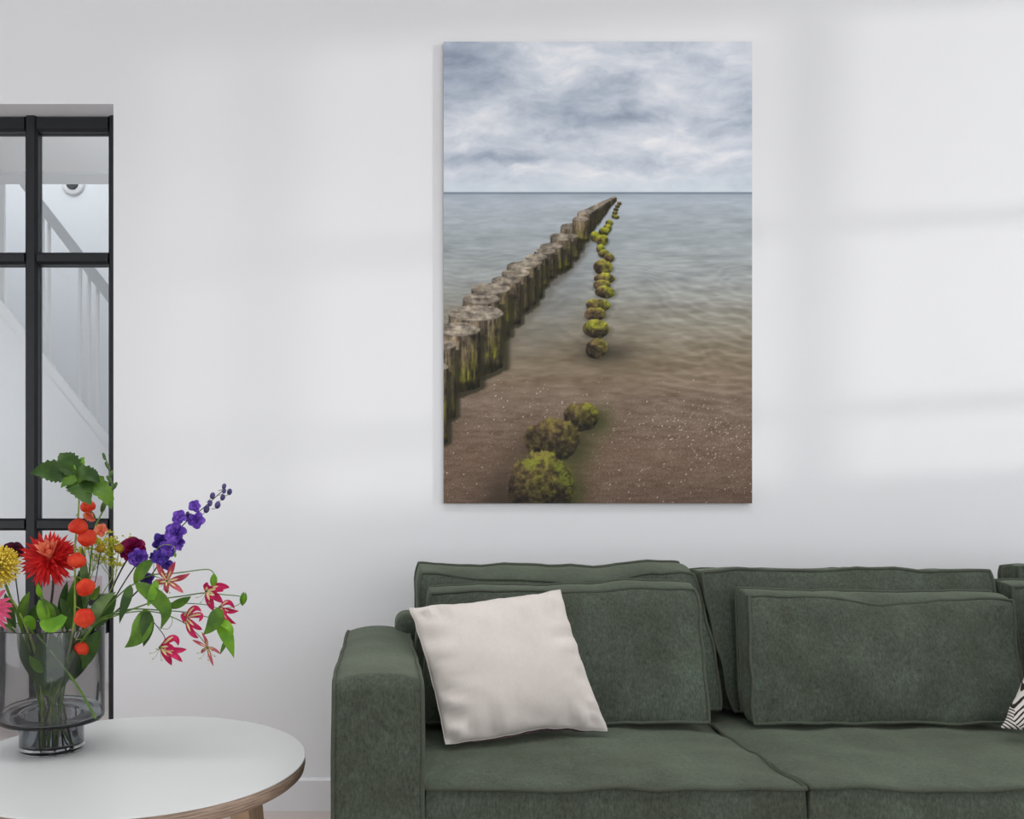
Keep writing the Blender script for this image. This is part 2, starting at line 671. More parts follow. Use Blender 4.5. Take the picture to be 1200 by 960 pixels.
slope_board('handrail', -20, yline(-20, 229, 1.29), yline(-20, 246, 1.33), 175, yline(175, 229, 1.29), yline(175, 246, 1.33), 0.05, RAILM)
slope_board('stringer', -20, yline(-20, 410, 1.25), yline(-20, 424, 1.25), 175, yline(175, 410, 1.25), yline(175, 424, 1.25), 0.045, TRIM)
for px, wd in ((48.5, 5), (57, 3), (93.5, 3.2), (104, 3), (114, 3), (138, 3), (2, 6), (-12, 3)):
    d = hd(px) + 0.012
    t0, b0 = at(px, yline(px, 240, 1.31), d), at(px, yline(px, 412, 1.25), d)
    h = wd / 2000 * d
    g = MB()
    g.box(t0.x - h, t0.x + h, d, d + 0.018, b0.z, t0.z)
    g.build('baluster', TRIM, stair, smooth=False)
A = [at(-20, yline(-20, 424, 1.25), hd(-20)), at(175, yline(175, 424, 1.25), hd(175))]
g = MB()
g.prism([A[0] + Vector((0, 0.01, 0)), A[1] + Vector((0, 0.01, 0)), Vector((A[1].x, A[1].y + 0.01, 0)), Vector((A[0].x, A[0].y + 0.01, 0))], (0, 0.03, 0))
g.build('side_panel', TRIM, stair, smooth=False)
for k in range(9):
    px = -12 + k * 21
    d = hd(px) + 0.05
    p = at(px, yline(px, 418, 1.25), d)
    g = MB()
    g.box(p.x - 0.12, p.x + 0.02, d, d + 0.6, p.z - 0.17, p.z - 0.14)
    g.build('tread', TRIM, stair, smooth=False)

lamp = thing('wall_spotlight', 'small round spotlight with grey lens high on the stairwell wall', 'lamp', (at(85, 218, 5.9).x, HY, at(85, 218, 5.9).z))
c = at(85, 215.3, HY - 0.02)
g = MB()
g.lathe([(0.0, 0.0), (0.075, 0.0), (0.08, 0.012), (0.07, 0.02), (0.045, 0.024)], (c.x, HY, c.z), 32, axis=(0, -1, 0))
g.build('ring', TRIM, lamp)
g = MB()
g.ball((c.x, HY - 0.022, c.z), 0.04, 20, 10)
g.build('lens', plain('grey_lens', (74, 76, 80), 0.5), lamp)

cab = thing('hall_cabinet', 'narrow mauve grey cabinet seen through the lower door pane', 'cabinet', (-1.41, 3.88, 0))
MAUVE = plain('mauve_lacquer', (168, 148, 152), 0.5, var=0.03, vscale=6)
rbox('body', -1.525, -1.30, 3.76, 4.0, 0.05, 0.705, MAUVE, cab, 0.005)
rbox('door', -1.52, -1.305, 3.745, 3.76, 0.07, 0.69, MAUVE, cab, 0.003)
rbox('plinth', -1.515, -1.31, 3.775, 3.99, 0.0, 0.05, STEEL, cab, 0.003)


# ------------------------------------------------------------------ canvas print
def fbm(h, w_, sy, sx, oct_=5, seed=0, gain=0.5):
    rs = np.random.RandomState(seed)
    out = np.zeros((h, w_))
    amp, tot = 1.0, 0.0
    for o in range(oct_):
        gy, gx = max(2, int(h / sy * 2 ** o) + 3), max(2, int(w_ / sx * 2 ** o) + 3)
        G = rs.rand(gy, gx)
        yy = np.linspace(0, gy - 2.001, h)
        xx = np.linspace(0, gx - 2.001, w_)
        y0, x0 = yy.astype(int), xx.astype(int)
        fy, fx = yy - y0, xx - x0
        fy, fx = fy * fy * (3 - 2 * fy), fx * fx * (3 - 2 * fx)
        a = G[y0][:, x0] * (1 - fx) + G[y0][:, x0 + 1] * fx
        b = G[y0 + 1][:, x0] * (1 - fx) + G[y0 + 1][:, x0 + 1] * fx
        out += amp * (a * (1 - fy)[:, None] + b * fy[:, None])
        tot += amp
        amp *= gain
    return out / tot


def sstep(a, b, x):
    t = np.clip((x - a) / (b - a), 0, 1)
    return t * t * (3 - 2 * t)


def seascape(S=1.25):
    """the printed picture (a weathered timber groyne and mossy rocks running out to sea), sRGB 0-255"""
    W, H = int(362 * S), int(542 * S)
    X, Y = np.meshgrid(np.linspace(0, 362, W), np.linspace(0, 542, H))
    img = np.zeros((H, W, 3))

    def mix(mask, c):
        nonlocal img
        img = img * (1 - mask[..., None]) + np.asarray(c, float) * mask[..., None]

    def gs(cx, cy, sx, sy, rot=0.0):
        dx, dy = X - cx, Y - cy
        u = dx * math.cos(rot) + dy * math.sin(rot)
        v = -dx * math.sin(rot) + dy * math.cos(rot)
        return np.exp(-(u / sx) ** 2 - (v / sy) ** 2)
    n1 = fbm(H, W, 70 * S, 120 * S, 6, 3)
    n2 = fbm(H, W, 24 * S, 60 * S, 5, 4)
    n3 = fbm(H, W, 10 * S, 16 * S, 4, 5)
    # --- sky
    wx = 40 * S * (fbm(H, W, 40 * S, 70 * S, 4, 41) - 0.5)
    wy = 22 * S * (fbm(H, W, 40 * S, 70 * S, 4, 42) - 0.5)
    ii, jj = np.meshgrid(np.arange(H), np.arange(W), indexing='ij')
    wi = np.clip((ii + wy).astype(int), 0, H - 1)
    wj = np.clip((jj + wx).astype(int), 0, W - 1)
    bil = (1 - np.abs(2 * fbm(H, W, 30 * S, 75 * S, 6, 43, 0.6) - 1))[wi, wj]
    det = fbm(H, W, 9 * S, 22 * S, 5, 44, 0.6)[wi, wj]
    v = 0.60 + 0.75 * (n1[wi, wj] - 0.5) + 0.42 * (bil - 0.72) + 0.42 * (det - 0.5)
    g = lambda *a: gs(*a)[wi, wj]
    v -= 0.50 * g(22, 20, 75, 28) + 0.20 * g(65, 45, 40, 12, -0.1)
    v += 0.22 * g(150, 20, 80, 28) + 0.20 * g(95, 55, 34, 14, -0.3) + 0.28 * g(14, 95, 40, 18) + 0.16 * g(70, 98, 26, 10, 0.5)
    v -= 0.36 * g(200, 92, 75, 12, -0.10) + 0.16 * g(130, 74, 80, 12, -0.25) + 0.10 * g(330, 90, 60, 14) + 0.14 * g(205, 48, 70, 9, -0.25)
    v -= 0.30 * g(30, 139, 75, 7, 0.03) + 0.16 * g(150, 136, 80, 8)
    v += 0.22 * g(60, 152, 130, 8) + 0.22 * g(320, 138, 60, 12) + 0.10 * g(290, 50, 60, 22) + 0.12 * g(250, 120, 60, 8)
    v = np.clip(v, 0, 1)
    stops = np.array([0, 0.3, 0.55, 0.8, 1.0])
    cols = np.array([(136, 146, 164), (165, 175, 189), (192, 199, 209), (215, 218, 224), (232, 231, 232)])
    sky = np.stack([np.interp(v, stops, cols[:, k]) for k in range(3)], -1)
    hz = sstep(148, 176, Y)
    sky = sky * (1 - 0.6 * hz[..., None]) + np.array((206, 216, 222)) * 0.6 * hz[..., None]
    img[:] = sky
    # --- sea and wet sand
    t = np.clip((Y - 177) / 365, 0, 1)
    tt = np.array([0, 0.03, 0.12, 0.28, 0.42, 0.55, 0.68, 0.85, 1.0])
    cc = np.array([(152, 164, 174), (170, 178, 186), (163, 171, 175), (150, 154, 152), (134, 129, 116), (120, 106, 86), (120, 102, 88), (108, 88, 73), (100, 81, 67)])
    sea = np.stack([np.interp(t, tt, cc[:, k]) for k in range(3)], -1)
    warp = 26 * (fbm(H, W, 60 * S, 90 * S, 4, 11) - 0.5)
    lines = np.zeros((H, W))
    dep = 1.0 / (0.012 + t)
    rip = np.sin((dep * 14 + warp * (1.2 - 0.8 * t) * 0.9 + X * 0.012 * (0.5 + t)) * 2.1)
    fine = fbm(H, W, 3.0 * S, 16 * S, 3, 12) - 0.5
    fine2 = fbm(H, W, 7 * S, 46 * S, 3, 13) - 0.5
    amp = np.interp(t, [0, 0.05, 0.3, 0.6, 0.75, 1], [4, 10, 16, 12, 5, 3])
    sea += (amp * (0.25 * rip + 2.1 * fine + 2.1 * fine2))[..., None]
    right = sstep(190, 300, X) * sstep(0.2, 0.4, t) * (1 - sstep(0.62, 0.8, t))
    wav = np.sin((Y * 0.55 - X * 0.16 + warp * 0.9))
    sea += (right * 11 * np.clip(wav, -0.3, 1))[..., None]
    sand = sstep(0.55, 0.75, t)
    grit = np.random.RandomState(5).rand(H, W) - 0.5
    sea += (sand * (26 * grit + 18 * fine))[..., None]
    sp = np.random.RandomState(9).rand(H, W)
    dens = 0.003 + 0.018 * np.exp(-((Y - (440 + (X - 240) * 0.25)) / 22) ** 2) * sstep(200, 300, X) + 0.010 * gs(100, 410, 70, 40) + 0.006 * gs(310, 480, 70, 40)
    mk = (sp < dens * sand).astype(float)
    big = (np.random.RandomState(19).rand(H, W) < dens * sand * 0.35).astype(float)
    mk = np.maximum(mk, np.maximum(np.maximum(big, np.roll(big, 1, 0)), np.roll(big, 1, 1)))
    sea = sea * (1 - 0.7 * mk[..., None]) + np.array((212, 196, 186)) * 0.7 * mk[..., None]
    m = sstep(176.2, 177.4, Y)
    img = img * (1 - m[..., None]) + sea * m[..., None]
    mix(np.exp(-((Y - 177.8) / 1.1) ** 2) * 0.75, (98, 112, 126))
    def mix_arr(mask, arr):
        nonlocal img
        img = img * (1 - mask[..., None]) + arr * mask[..., None]

    # dark reflected water along the feet of the posts
    xe = np.interp(Y, [182, 188, 200, 217, 245, 268, 284, 306, 325, 344, 383, 405, 445, 480, 500], [200, 199, 187, 170, 163, 143, 126, 108, 92, 78, 70, 43, 18, 4, -10])
    reach = np.interp(Y, [185, 240, 300, 400, 500], [3, 14, 22, 16, 14])
    band = sstep(-7, -3, X - xe) * (1 - sstep(0.1, 1.0, (X - xe) / reach)) * sstep(184, 225, Y) * (0.55 + 0.5 * sstep(0.35, 0.65, n3))
    mix(np.clip(band * 0.62 * (1 - 0.75 * sstep(300, 360, Y)), 0, 1), (78, 68, 56))
    mix(gs(140, 300, 26, 70, 0.55) * 0.30 * (X > xe), (84, 88, 92))
    wood_n = fbm(H, W, 22 * S, 2.4 * S, 5, 21, 0.62)
    blot = fbm(H, W, 7 * S, 6 * S, 5, 22, 0.6)
    crack = fbm(H, W, 3.0 * S, 9 * S, 4, 23, 0.6)

    def post(x0, x1, ty, by, green=0.4):
        """timber post: weathered sawn top centred at ty, right-hand foot at by"""
        cx, rx = (x0 + x1) / 2, (x1 - x0) / 2
        ry = max(1.0, rx * 0.30)
        u = (X - cx) / max(rx, 0.5) + 0.10 * (wood_n - 0.5)
        bot = by + 0.5 * rx * (1 - u) / 2 + ry * 0.35 * np.sqrt(np.clip(1 - u * u, 0, 1)) + 5 * (blot - 0.5)
        # wet foot and its dark edge in the water
        uw = (X - cx - 0.14 * rx) / (rx * 1.16)
        mix((1 - sstep(0.82, 1.05, np.abs(uw))) * (Y > ty + ry) * (1 - sstep(-1.5, 2.5, Y - bot - 0.10 * rx - ry * 0.3 * np.sqrt(np.clip(1 - uw * uw, 0, 1)))) * 0.8, (42, 40, 26))
        body = (1 - sstep(0.94, 1.02, np.abs(u))) * (Y > ty) * (1 - sstep(-1.0, 1.0, Y - bot))
        shade = 0.80 - 0.16 * u + 1.45 * (wood_n - 0.5) + 0.75 * (blot - 0.5)
        shade *= 1 - 0.45 * sstep(0.70, 1.0, np.abs(u))
        h = np.clip((Y - ty) / max(by - ty, 1), 0, 1)
        base = np.stack([130 - 30 * h, 114 - 26 * h, 96 - 38 * h], -1)
        moss = np.clip((sstep(0.30, 1.0, h) * 0.9 + 0.5 * sstep(0.3, 1.0, u)) * sstep(0.38, 0.68, blot) * green * 1.5, 0, 1)
        base = base * (1 - moss[..., None]) + np.array((104, 102, 34)) * moss[..., None]
        dk = sstep(0.88, 1.0, h) * 0.6
        colr = base * (1 - dk[..., None]) * np.clip(shade, 0.22, 1.35)[..., None]
        mix_arr(body, colr)
        r = (u ** 2 + ((Y - ty + 2.0 * (crack - 0.5)) / ry) ** 2)
        top = 1 - sstep(0.92, 1.05, r)
        tx = 0.92 + 0.9 * (crack - 0.5) + 0.7 * (blot - 0.5)
        ct = np.array((146, 135, 120)) * np.clip(tx, 0.45, 1.35)[..., None]
        ct = ct * (1 - 0.30 * sstep(0.6, 1.0, r) * sstep(-0.2, 0.6, (Y - ty) / ry))[..., None]
        mix_arr(top, ct)
    for k in range(15):
        f = (k / 14) ** 1.35
        x = 201 - f * 36
        post(x - 1.8 - 6.5 * f, x + 1.8 + 6.0 * f, 182 + f * 19, 187 + f * 38, 0.3)
    for p in ((137, 163, 217, 245), (151, 170, 208, 233), (139, 158, 228, 254), (125, 147, 228, 258), (129, 150, 231, 265), (113, 140, 240, 268), (106, 131, 246, 277),
              (96, 122, 253, 286), (90, 116, 259, 300), (84, 109, 264, 304), (74, 109, 263, 308), (68, 101, 272, 315), (56, 91, 280, 330),
              (32, 78, 290, 344), (22, 66, 302, 372), (5, 70, 319, 382), (-12, 43, 338, 404), (-26, 15, 356, 440), (-34, 5.5, 382, 470)):
        post(*p, 0.75)
    # --- rocks
    rk = fbm(H, W, 4.5 * S, 4.5 * S, 5, 31, 0.62)
    rk2 = fbm(H, W, 16 * S, 16 * S, 4, 32)

    def rock(cx, cy, rx, ry, moss=0.8, dark=0.0):
        wob = 1 + 0.30 * (rk2 - 0.5) + 0.20 * (rk - 0.5)
        u, v = (X - cx) / rx, (Y - cy) / ry
        r = np.sqrt(u * u + v * v) / wob
        mix(np.clip(1.35 - r * 0.95, 0, 1) * sstep(-0.3, 0.6, v + 0.3 * u) * 0.9 * (r < 1.42), (42, 42, 26))
        m_ = 1 - sstep(0.93, 1.0, r)
        lit = np.clip(0.74 - 0.50 * v - 0.15 * np.abs(u) + 1.35 * (rk - 0.5), 0.10, 1.3)
        mo = np.clip(moss * (0.50 + 0.55 * u - 0.45 * v + 2.2 * (rk2 - 0.5)) + 0.8 * (rk - 0.5), 0, 1)
        base = np.array((116, 94, 68)) * (1 - mo[..., None]) + np.array((136, 138, 42)) * mo[..., None]
        mix_arr(m_, base * (lit * (1 - dark))[..., None])
    for k, (cx, cy) in enumerate(((206, 190), (204, 193), (202, 197), (201, 201), (200, 205), (203, 206))):
        rock(cx, cy, 3.0, 2.4, 0.6, 0.15)
    for (cx, cy, rx, ry) in ((194, 213, 4.5, 4), (192, 219, 5, 5), (188, 223, 6, 5), (178, 229, 6, 6), (186, 233, 7.5, 6.5), (184, 243, 5, 5), (188, 249, 7, 5), (194, 254, 7, 6),
                             (187, 265, 12, 10), (189, 278, 13, 7), (186, 286, 11, 7), (189, 294, 12, 8), (181, 310, 15, 9), (178, 320, 14, 8.5), (179, 337, 16, 12)):
        rock(cx, cy, rx, ry, 0.95)
    mix(gs(190, 366, 34, 12) * 0.75, (52, 48, 38))
    rock(179, 360, 13.5, 13, 0.45, 0.1)
    mix(gs(66, 538, 24, 40, 0.3) * 0.7, (52, 44, 34))
    mix(gs(100, 485, 22, 32, 0.4) * 0.5, (60, 50, 40))
    mix(gs(180, 446, 18, 18) * 0.7, (58, 66, 28))
    rock(161, 441, 22, 18, 0.45, 0.18)
    mix(gs(158, 478, 22, 24) * 0.7, (58, 60, 28))
    rock(129, 468, 34, 28, 0.35, 0.2)
    mix(gs(146, 528, 20, 34) * 0.75, (54, 60, 22))
    rock(114, 520, 40, 40, 0.38, 0.2)
    mix(gs(102, 494, 12, 7) * 0.75 * sstep(0.3, 0.6, rk), (128, 144, 36))
    mix(gs(140, 506, 8, 24, -0.5) * 0.7 * sstep(0.3, 0.55, rk), (104, 122, 30))
    return np.clip(img, 8, 245)


PX0, PX1 = at(520, 0, 2.868).x, at(882, 0, 2.868).x
PZ1, PZ0 = at(0, 48, 2.868).z, at(0, 590, 2.868).z
pic = thing('canvas_print', 'large unframed seascape print of a timber groyne on the wall', 'picture', ((PX0 + PX1) / 2, 2.88, PZ0))
PRINTM, N_, L_, p_ = new_mat('printed_picture')
ca = N_.new('ShaderNodeVertexColor')
ca.layer_name = 'print'
L_.new(ca.outputs[0], p_.inputs['Base Color'])
p_.inputs['Roughness'].default_value = 0.6
p_.inputs['Specular IOR Level'].default_value = 0.2
I = seascape()
Hh, Ww = I.shape[:2]
xs_ = np.linspace(PX0, PX1, Ww) - pic.location.x
zs_ = np.linspace(PZ1, PZ0, Hh) - pic.location.z
co = np.zeros((Hh, Ww, 3), np.float32)
co[..., 0] = xs_[None, :]
co[..., 1] = 2.872 - pic.location.y
co[..., 2] = zs_[:, None]
idx = np.arange(Hh * Ww).reshape(Hh, Ww)
quads = np.stack([idx[1:, :-1], idx[1:, 1:], idx[:-1, 1:], idx[:-1, :-1]], -1).reshape(-1, 4)
me = bpy.data.meshes.new('print_surface')
me.vertices.add(Hh * Ww)
me.vertices.foreach_set('co', co.ravel())
nq = len(quads)
me.loops.add(nq * 4)
me.loops.foreach_set('vertex_index', quads.ravel().astype(np.int32))
me.polygons.add(nq)
me.polygons.foreach_set('loop_start', np.arange(0, nq * 4, 4, dtype=np.int32))
me.update(calc_edges=True)
s = I / 255.0
linI = np.where(s <= 0.04045, s / 12.92, ((s + 0.055) / 1.055) ** 2.4)
rgba = np.ones((Hh * Ww, 4), np.float32)
rgba[:, :3] = np.clip(linI.reshape(-1, 3) * 1.10, 0, 1)
at_ = me.color_attributes.new('print', 'FLOAT_COLOR', 'POINT')
at_.data.foreach_set('color', rgba.ravel())
me.materials.append(PRINTM)
po = bpy.data.objects.new('print_surface', me)
col.objects.link(po)
po.parent = pic
g = MB()
g.box(PX0, PX1, 2.8725, 2.886, PZ0, PZ1)
g.build('backing_panel', plain('print_edge', (190, 190, 188), 0.6), pic, smooth=False)
g = MB()
g.box(PX0 + 0.15, PX1 - 0.15, 2.886, 2.8899, PZ0 + 0.15, PZ1 - 0.15)
g.build('hanging_rail', METAL, pic, smooth=False)


# ------------------------------------------------------------------ sofa
def nz(p, s, seed):
    return noise.noise(Vector((p[0] * s + seed * 7.1, p[1] * s - seed * 3.3, p[2] * s + seed)))


def box_cushion(name, corners, thick, puff, mats, parent, seed=0, nx=30, ny=20, c=0.03, wr=0.004, jit=0.003, back_puff=None, pipe=0.0046, sag=None, band=4, root=False, pipes=True):
    """box-edge cushion: corners BL, BR, TR, TL of the front panel, thick = vector to the back panel"""
    BL, BR, TR, TL = [Vector(p) for p in corners]
    thick = Vector(thick)
    n = (BR - BL).cross(TL - BL).normalized()
    ex, ey = (BR - BL).normalized(), (TL - BL).normalized()
    if back_puff is None:
        back_puff = puff * 0.5

    def P(u, v, back):
        a, b = 2 * u - 1, 2 * v - 1
        x = a * (1 - c * abs(b) ** 7)
        y = b * (1 - c * abs(a) ** 7)
        uu, vv = (x + 1) / 2, (y + 1) / 2
        p = BL.lerp(BR, uu).lerp(TL.lerp(TR, uu), vv)
        if sag:
            k = sag(u, back)
            p = p + ey * k * vv ** 4
        q = p + (thick if back else Vector((0, 0, 0)))
        edge = max(abs(a), abs(b)) ** 8
        q = q + ey * jit * edge * nz(q, 14, seed + (5 if back else 0)) * (abs(b) ** 8) + ex * jit * edge * nz(q, 14, seed + 9 + (5 if back else 0)) * (abs(a) ** 8)
        pf = (1 - abs(a) ** 2.6) ** 0.8 * (1 - abs(b) ** 2.6) ** 0.8
        if back:
            q = q - n * back_puff * pf
        else:
            q = q + n * puff * pf
            # creases running inwards from the seams
            near = (abs(a) ** 3 + abs(b) ** 3) * (1 - edge)
            q = q + n * wr * (nz((p.x * 1.0, p.y, p.z), 9, seed) + 0.7 * abs(nz((p.x * 2.2, p.y, p.z * 0.6), 16, seed + 3)) * 1.5 * near)
        return q
    g = MB()
    us = [i / nx for i in range(nx + 1)]
    vs = [j / ny for j in range(ny + 1)]
    # denser towards the seams
    us = [0.5 - 0.5 * math.cos(PI * t) * (0.75 + 0.25 * abs(math.cos(PI * t))) for t in us]
    vs = [0.5 - 0.5 * math.cos(PI * t) * (0.75 + 0.25 * abs(math.cos(PI * t))) for t in vs]
    us[0], us[-1], vs[0], vs[-1] = 0, 1, 0, 1
    loop = [(u, 0) for u in us[:-1]] + [(1, v) for v in vs[:-1]] + [(u, 1) for u in reversed(us[1:])] + [(0, v) for v in reversed(vs[1:])]
    # front and back panels share their seam vertices with the boxing band
    idx_ = {}

    def vid(key, fn):
        if key not in idx_:
            idx_[key] = len(g.v)
            g.v.append(fn())
        return idx_[key]
    for back in (0, 1):
        for i in range(nx):
            for j in range(ny):
                q = [vid((back, us[a], vs[b]), lambda a=a, b=b: P(us[a], vs[b], back)) for a, b in ((i, j), (i + 1, j), (i + 1, j + 1), (i, j + 1))]
                g.f.append(tuple(reversed(q)) if back else tuple(q))
                g.m.append(0)
    L = len(loop)
    rows = []
    cen = (BL + BR + TR + TL) / 4 + thick / 2
    for k in range(band + 1):
        t = k / band
        row = []
        for (u, v) in loop:
            if k == 0:
                row.append(vid((0, u, v), lambda: None))
            elif k == band:
                row.append(vid((1, u, v), lambda: None))
            else:
                p0, p1 = g.v[idx_[(0, u, v)]], g.v[idx_[(1, u, v)]]
                p = p0.lerp(p1, t)
                a, b = 2 * u - 1, 2 * v - 1
                out = ex * (a if abs(a) > 0.999 else 0) + ey * (b if abs(b) > 0.999 else 0)
                p = p + out * (0.006 * math.sin(PI * t) + 0.002 * nz(p, 18, seed))
                g.v.append(p)
                row.append(len(g.v) - 1)
        rows.append(row)
    for k in range(band):
        for i in range(L):
            j = (i + 1) % L
            g.f.append((rows[k][j], rows[k][i], rows[k + 1][i], rows[k + 1][j]))
            g.m.append(0)
    body = g.build(name, mats[0], parent)
    if pipes:
        for back in (0, 1):
            t = MB()
            pts = []
            for (u, v) in loop:
                a, b = 2 * u - 1, 2 * v - 1
                pts.append(g.v[idx_[(back, u, v)]] + (ex * a * (abs(a) > 0.999) + ey * b * (abs(b) > 0.999)) * pipe * 0.3)
            t.tube(pts, pipe, 6, closed=True)
            if root:
                t.build('piping', mats[1], parent)
            else:
                t.build('piping', mats[1], body)
    return body


GM = (GREEN, GREENP)
SF = 1.73           # front of the seat cushions
sofa = thing('sofa', 'green corduroy sofa with piped seams against the white wall', 'sofa', (0.9, 2.2, 0))
for nm, x0, x1 in (('seat_cushion', 0.0875, 0.866), ('seat_cushion', 0.870, 1.665), ('seat_cushion', 1.669, 2.46)):
    box_cushion(nm, [(x0, SF, 0.452), (x1, SF, 0.452), (x1, 2.50, 0.446), (x0, 2.50, 0.446)], (0, 0.0, -0.215), 0.016, GM, sofa,
                seed=int(x0 * 10), nx=34, ny=26, c=0.012, wr=0.010, jit=0.006, back_puff=0.0, pipe=0.0050, band=5)
rbox('base_frame', 0.087, 2.46, SF + 0.02, 2.56, 0.07, 0.236, GREEN, sofa, 0.012, 3)
rbox('back_frame', 0.046, 2.50, 2.50, 2.66, 0.07, 0.708, GREEN, sofa, 0.035, 5)
BLACKW = plain('dark_wood', (38, 34, 32), 0.5)
for x in (0.15, 2.4):
    for y in (1.82, 2.55):
        g = MB()
        g.lathe([(0, 0), (0.018, 0), (0.024, 0.07), (0, 0.07)], (x, y, 0), 14)
        g.build('leg', BLACKW, sofa)


def sofa_arm(x0, x1, seed):
    path = []
    zt, yf, yb = 0.668, SF, 2.61
    for z in np.linspace(0.07, zt - 0.028, 16):
        path.append((yf - 0.004 * math.sin((z - 0.07) / 0.6 * PI), z, 1, 0))
    for k in range(1, 6):
        a = PI / 2 * k / 6
        path.append((yf + 0.028 - 0.028 * math.cos(a), zt - 0.028 + 0.028 * math.sin(a), math.cos(a), math.sin(a)))
    for y in np.linspace(yf + 0.03, yb - 0.03, 20):
        path.append((y, zt - 0.020 * (y - yf) / (yb - yf), 0, 1))
    for k in range(1, 5):
        a = PI / 2 * k / 5
        path.append((yb - 0.03 + 0.03 * math.sin(a), zt - 0.05 + 0.03 * math.cos(a), -math.sin(a), math.cos(a)))
    for z in np.linspace(zt - 0.06, 0.07, 6):
        path.append((yb, z, -1, 0))
    nxs = 14
    rows = []
    for (y, z, fy, fz) in path:
        row = []
        top = fz
        for i in range(nxs + 1):
            a = 2 * i / nxs - 1
            x = (x0 + x1) / 2 + a * (x1 - x0) / 2
            b = (0.016 * (0.35 + 0.65 * top)) * (1 - abs(a) ** 2.4)
            p = Vector((x, y - fy * b, z + fz * b))
            k = 0.0022 * nz(p, 13, seed)
            p += Vector((0.003 * abs(a) ** 6 * nz(p, 11, seed + 4), -fy * k, fz * k))
            row.append(p)
        rows.append(row)
    g = MB()
    g.grid(rows)
    arm = g.build('arm', GREEN, sofa)
    for side in (0, nxs):
        cxs = -1 if side == 0 else 1
        t = MB()
        edge = [r[side] for r in rows]
        mid = Vector(((x0 if side == 0 else x1), 2.15, 0.36))
        inner = [p.lerp(mid, 0.25) + Vector((cxs * 0.009, 0, 0)) for p in edge]
        inner2 = [p.lerp(mid, 0.7) + Vector((cxs * 0.010, 0, 0)) for p in edge]
        t.grid([edge, inner, inner2] if side == 0 else [inner2, inner, edge])
        t.poly(inner2 if side else list(reversed(inner2)))
        t.build('side_panel', GREEN, arm)
        t = MB()
        t.tube([p + Vector((cxs * 0.0015, 0, 0)) for p in edge], 0.0046, 6)
        t.build('piping', GREENP, arm)
    return arm


sofa_arm(-0.0936, 0.085, 1)
sofa_arm(2.47, 2.65, 2)


def sag_wave(a1, f1, ph, a2=0.0, f2=0.0, dip=None):
    def f(u, back):
        k = a1 * math.sin(f1 * u + ph + (0.9 if back else 0)) + a2 * math.sin(f2 * u + ph * 2)
        if dip and not back:
            k -= dip[0] * math.exp(-((u - dip[1]) / dip[2]) ** 2)
        return k
    return f


# loose cushions of the sofa back: a rear row and a row leaning in front of it
def cushion(name, label, corners, thick, puff, seed, **kw):
    cs = [Vector(p) for p in corners]
    t = thing(name, label, 'cushion', (cs[0] + cs[1]) / 2, 'loose green back cushions of the sofa')
    box_cushion('cover', cs, thick, puff, GM, t, seed=seed, **kw)
    return t


cushion('back_cushion', 'tall green back cushion behind the cream cushion, next to the sofa arm',
        [at(490, 830, 2.265), at(849, 831, 2.265), at(815, 672, 2.38), at(491, 674, 2.38)], (0.0, 0.125, 0.018), 0.012, 11,
        sag=sag_wave(0.006, 5.5, 1.2, 0.004, 13, dip=(0.022, 0.45, 0.28)), c=0.02, wr=0.012, jit=0.008)
cushion('back_cushion', 'tall green back cushion in the middle, behind the wide creased cushion',
        [at(858, 835, 2.27), at(1181, 835, 2.27), at(1160, 667, 2.36), at(821, 671, 2.36)], (0.0, 0.13, -0.006), 0.016, 12,
        sag=sag_wave(0.004, 4.2, 0.4, 0.002, 12), c=0.02, wr=0.013, jit=0.007)
cushion('back_cushion', 'rear green back cushion at the cut-off end, mostly out of view',
        [at(1214, 822, 2.375), at(1450, 822, 2.375), at(1430, 672, 2.425), at(1192, 663, 2.425)], (0.0, 0.078, 0.0), 0.010, 13,
        sag=sag_wave(0.004, 4.2, 2.4), c=0.035, wr=0.006, jit=0.005)
cushion('scatter_cushion', 'green piped cushion leaning directly behind the cream cushion',
        [at(497, 847, 2.15), at(832, 847, 2.15), at(816, 690, 2.255), at(504, 694, 2.255)], (0.0, 0.075, 0.010), 0.022, 21,
        sag=sag_wave(0.003, 5.0, 2.6, 0.002, 11), c=0.018, wr=0.008, jit=0.006, back_puff=0.003)
cushion('scatter_cushion', 'wide green piped cushion with creased dipping top edge in front row',
        [at(884, 847, 2.15), at(1200, 847, 2.15), at(1187, 703, 2.25), at(877, 699, 2.25)], (-0.004, 0.07, 0.012), 0.028, 22,
        sag=sag_wave(0.002, 5.0, 1.0, 0.0015, 12, dip=(0.020, 0.50, 0.16)), c=0.018, wr=0.016, jit=0.006, back_puff=0.002)
cushion('scatter_cushion', 'green cushion cut off by the frame, beyond the wide creased cushion',
        [at(1203, 835, 2.26), at(1476, 835, 2.26), at(1450, 690, 2.305), at(1184, 687, 2.305)], (-0.004, 0.07, 0.012), 0.022, 23,
        c=0.018, wr=0.005, jit=0.004, back_puff=0.002)


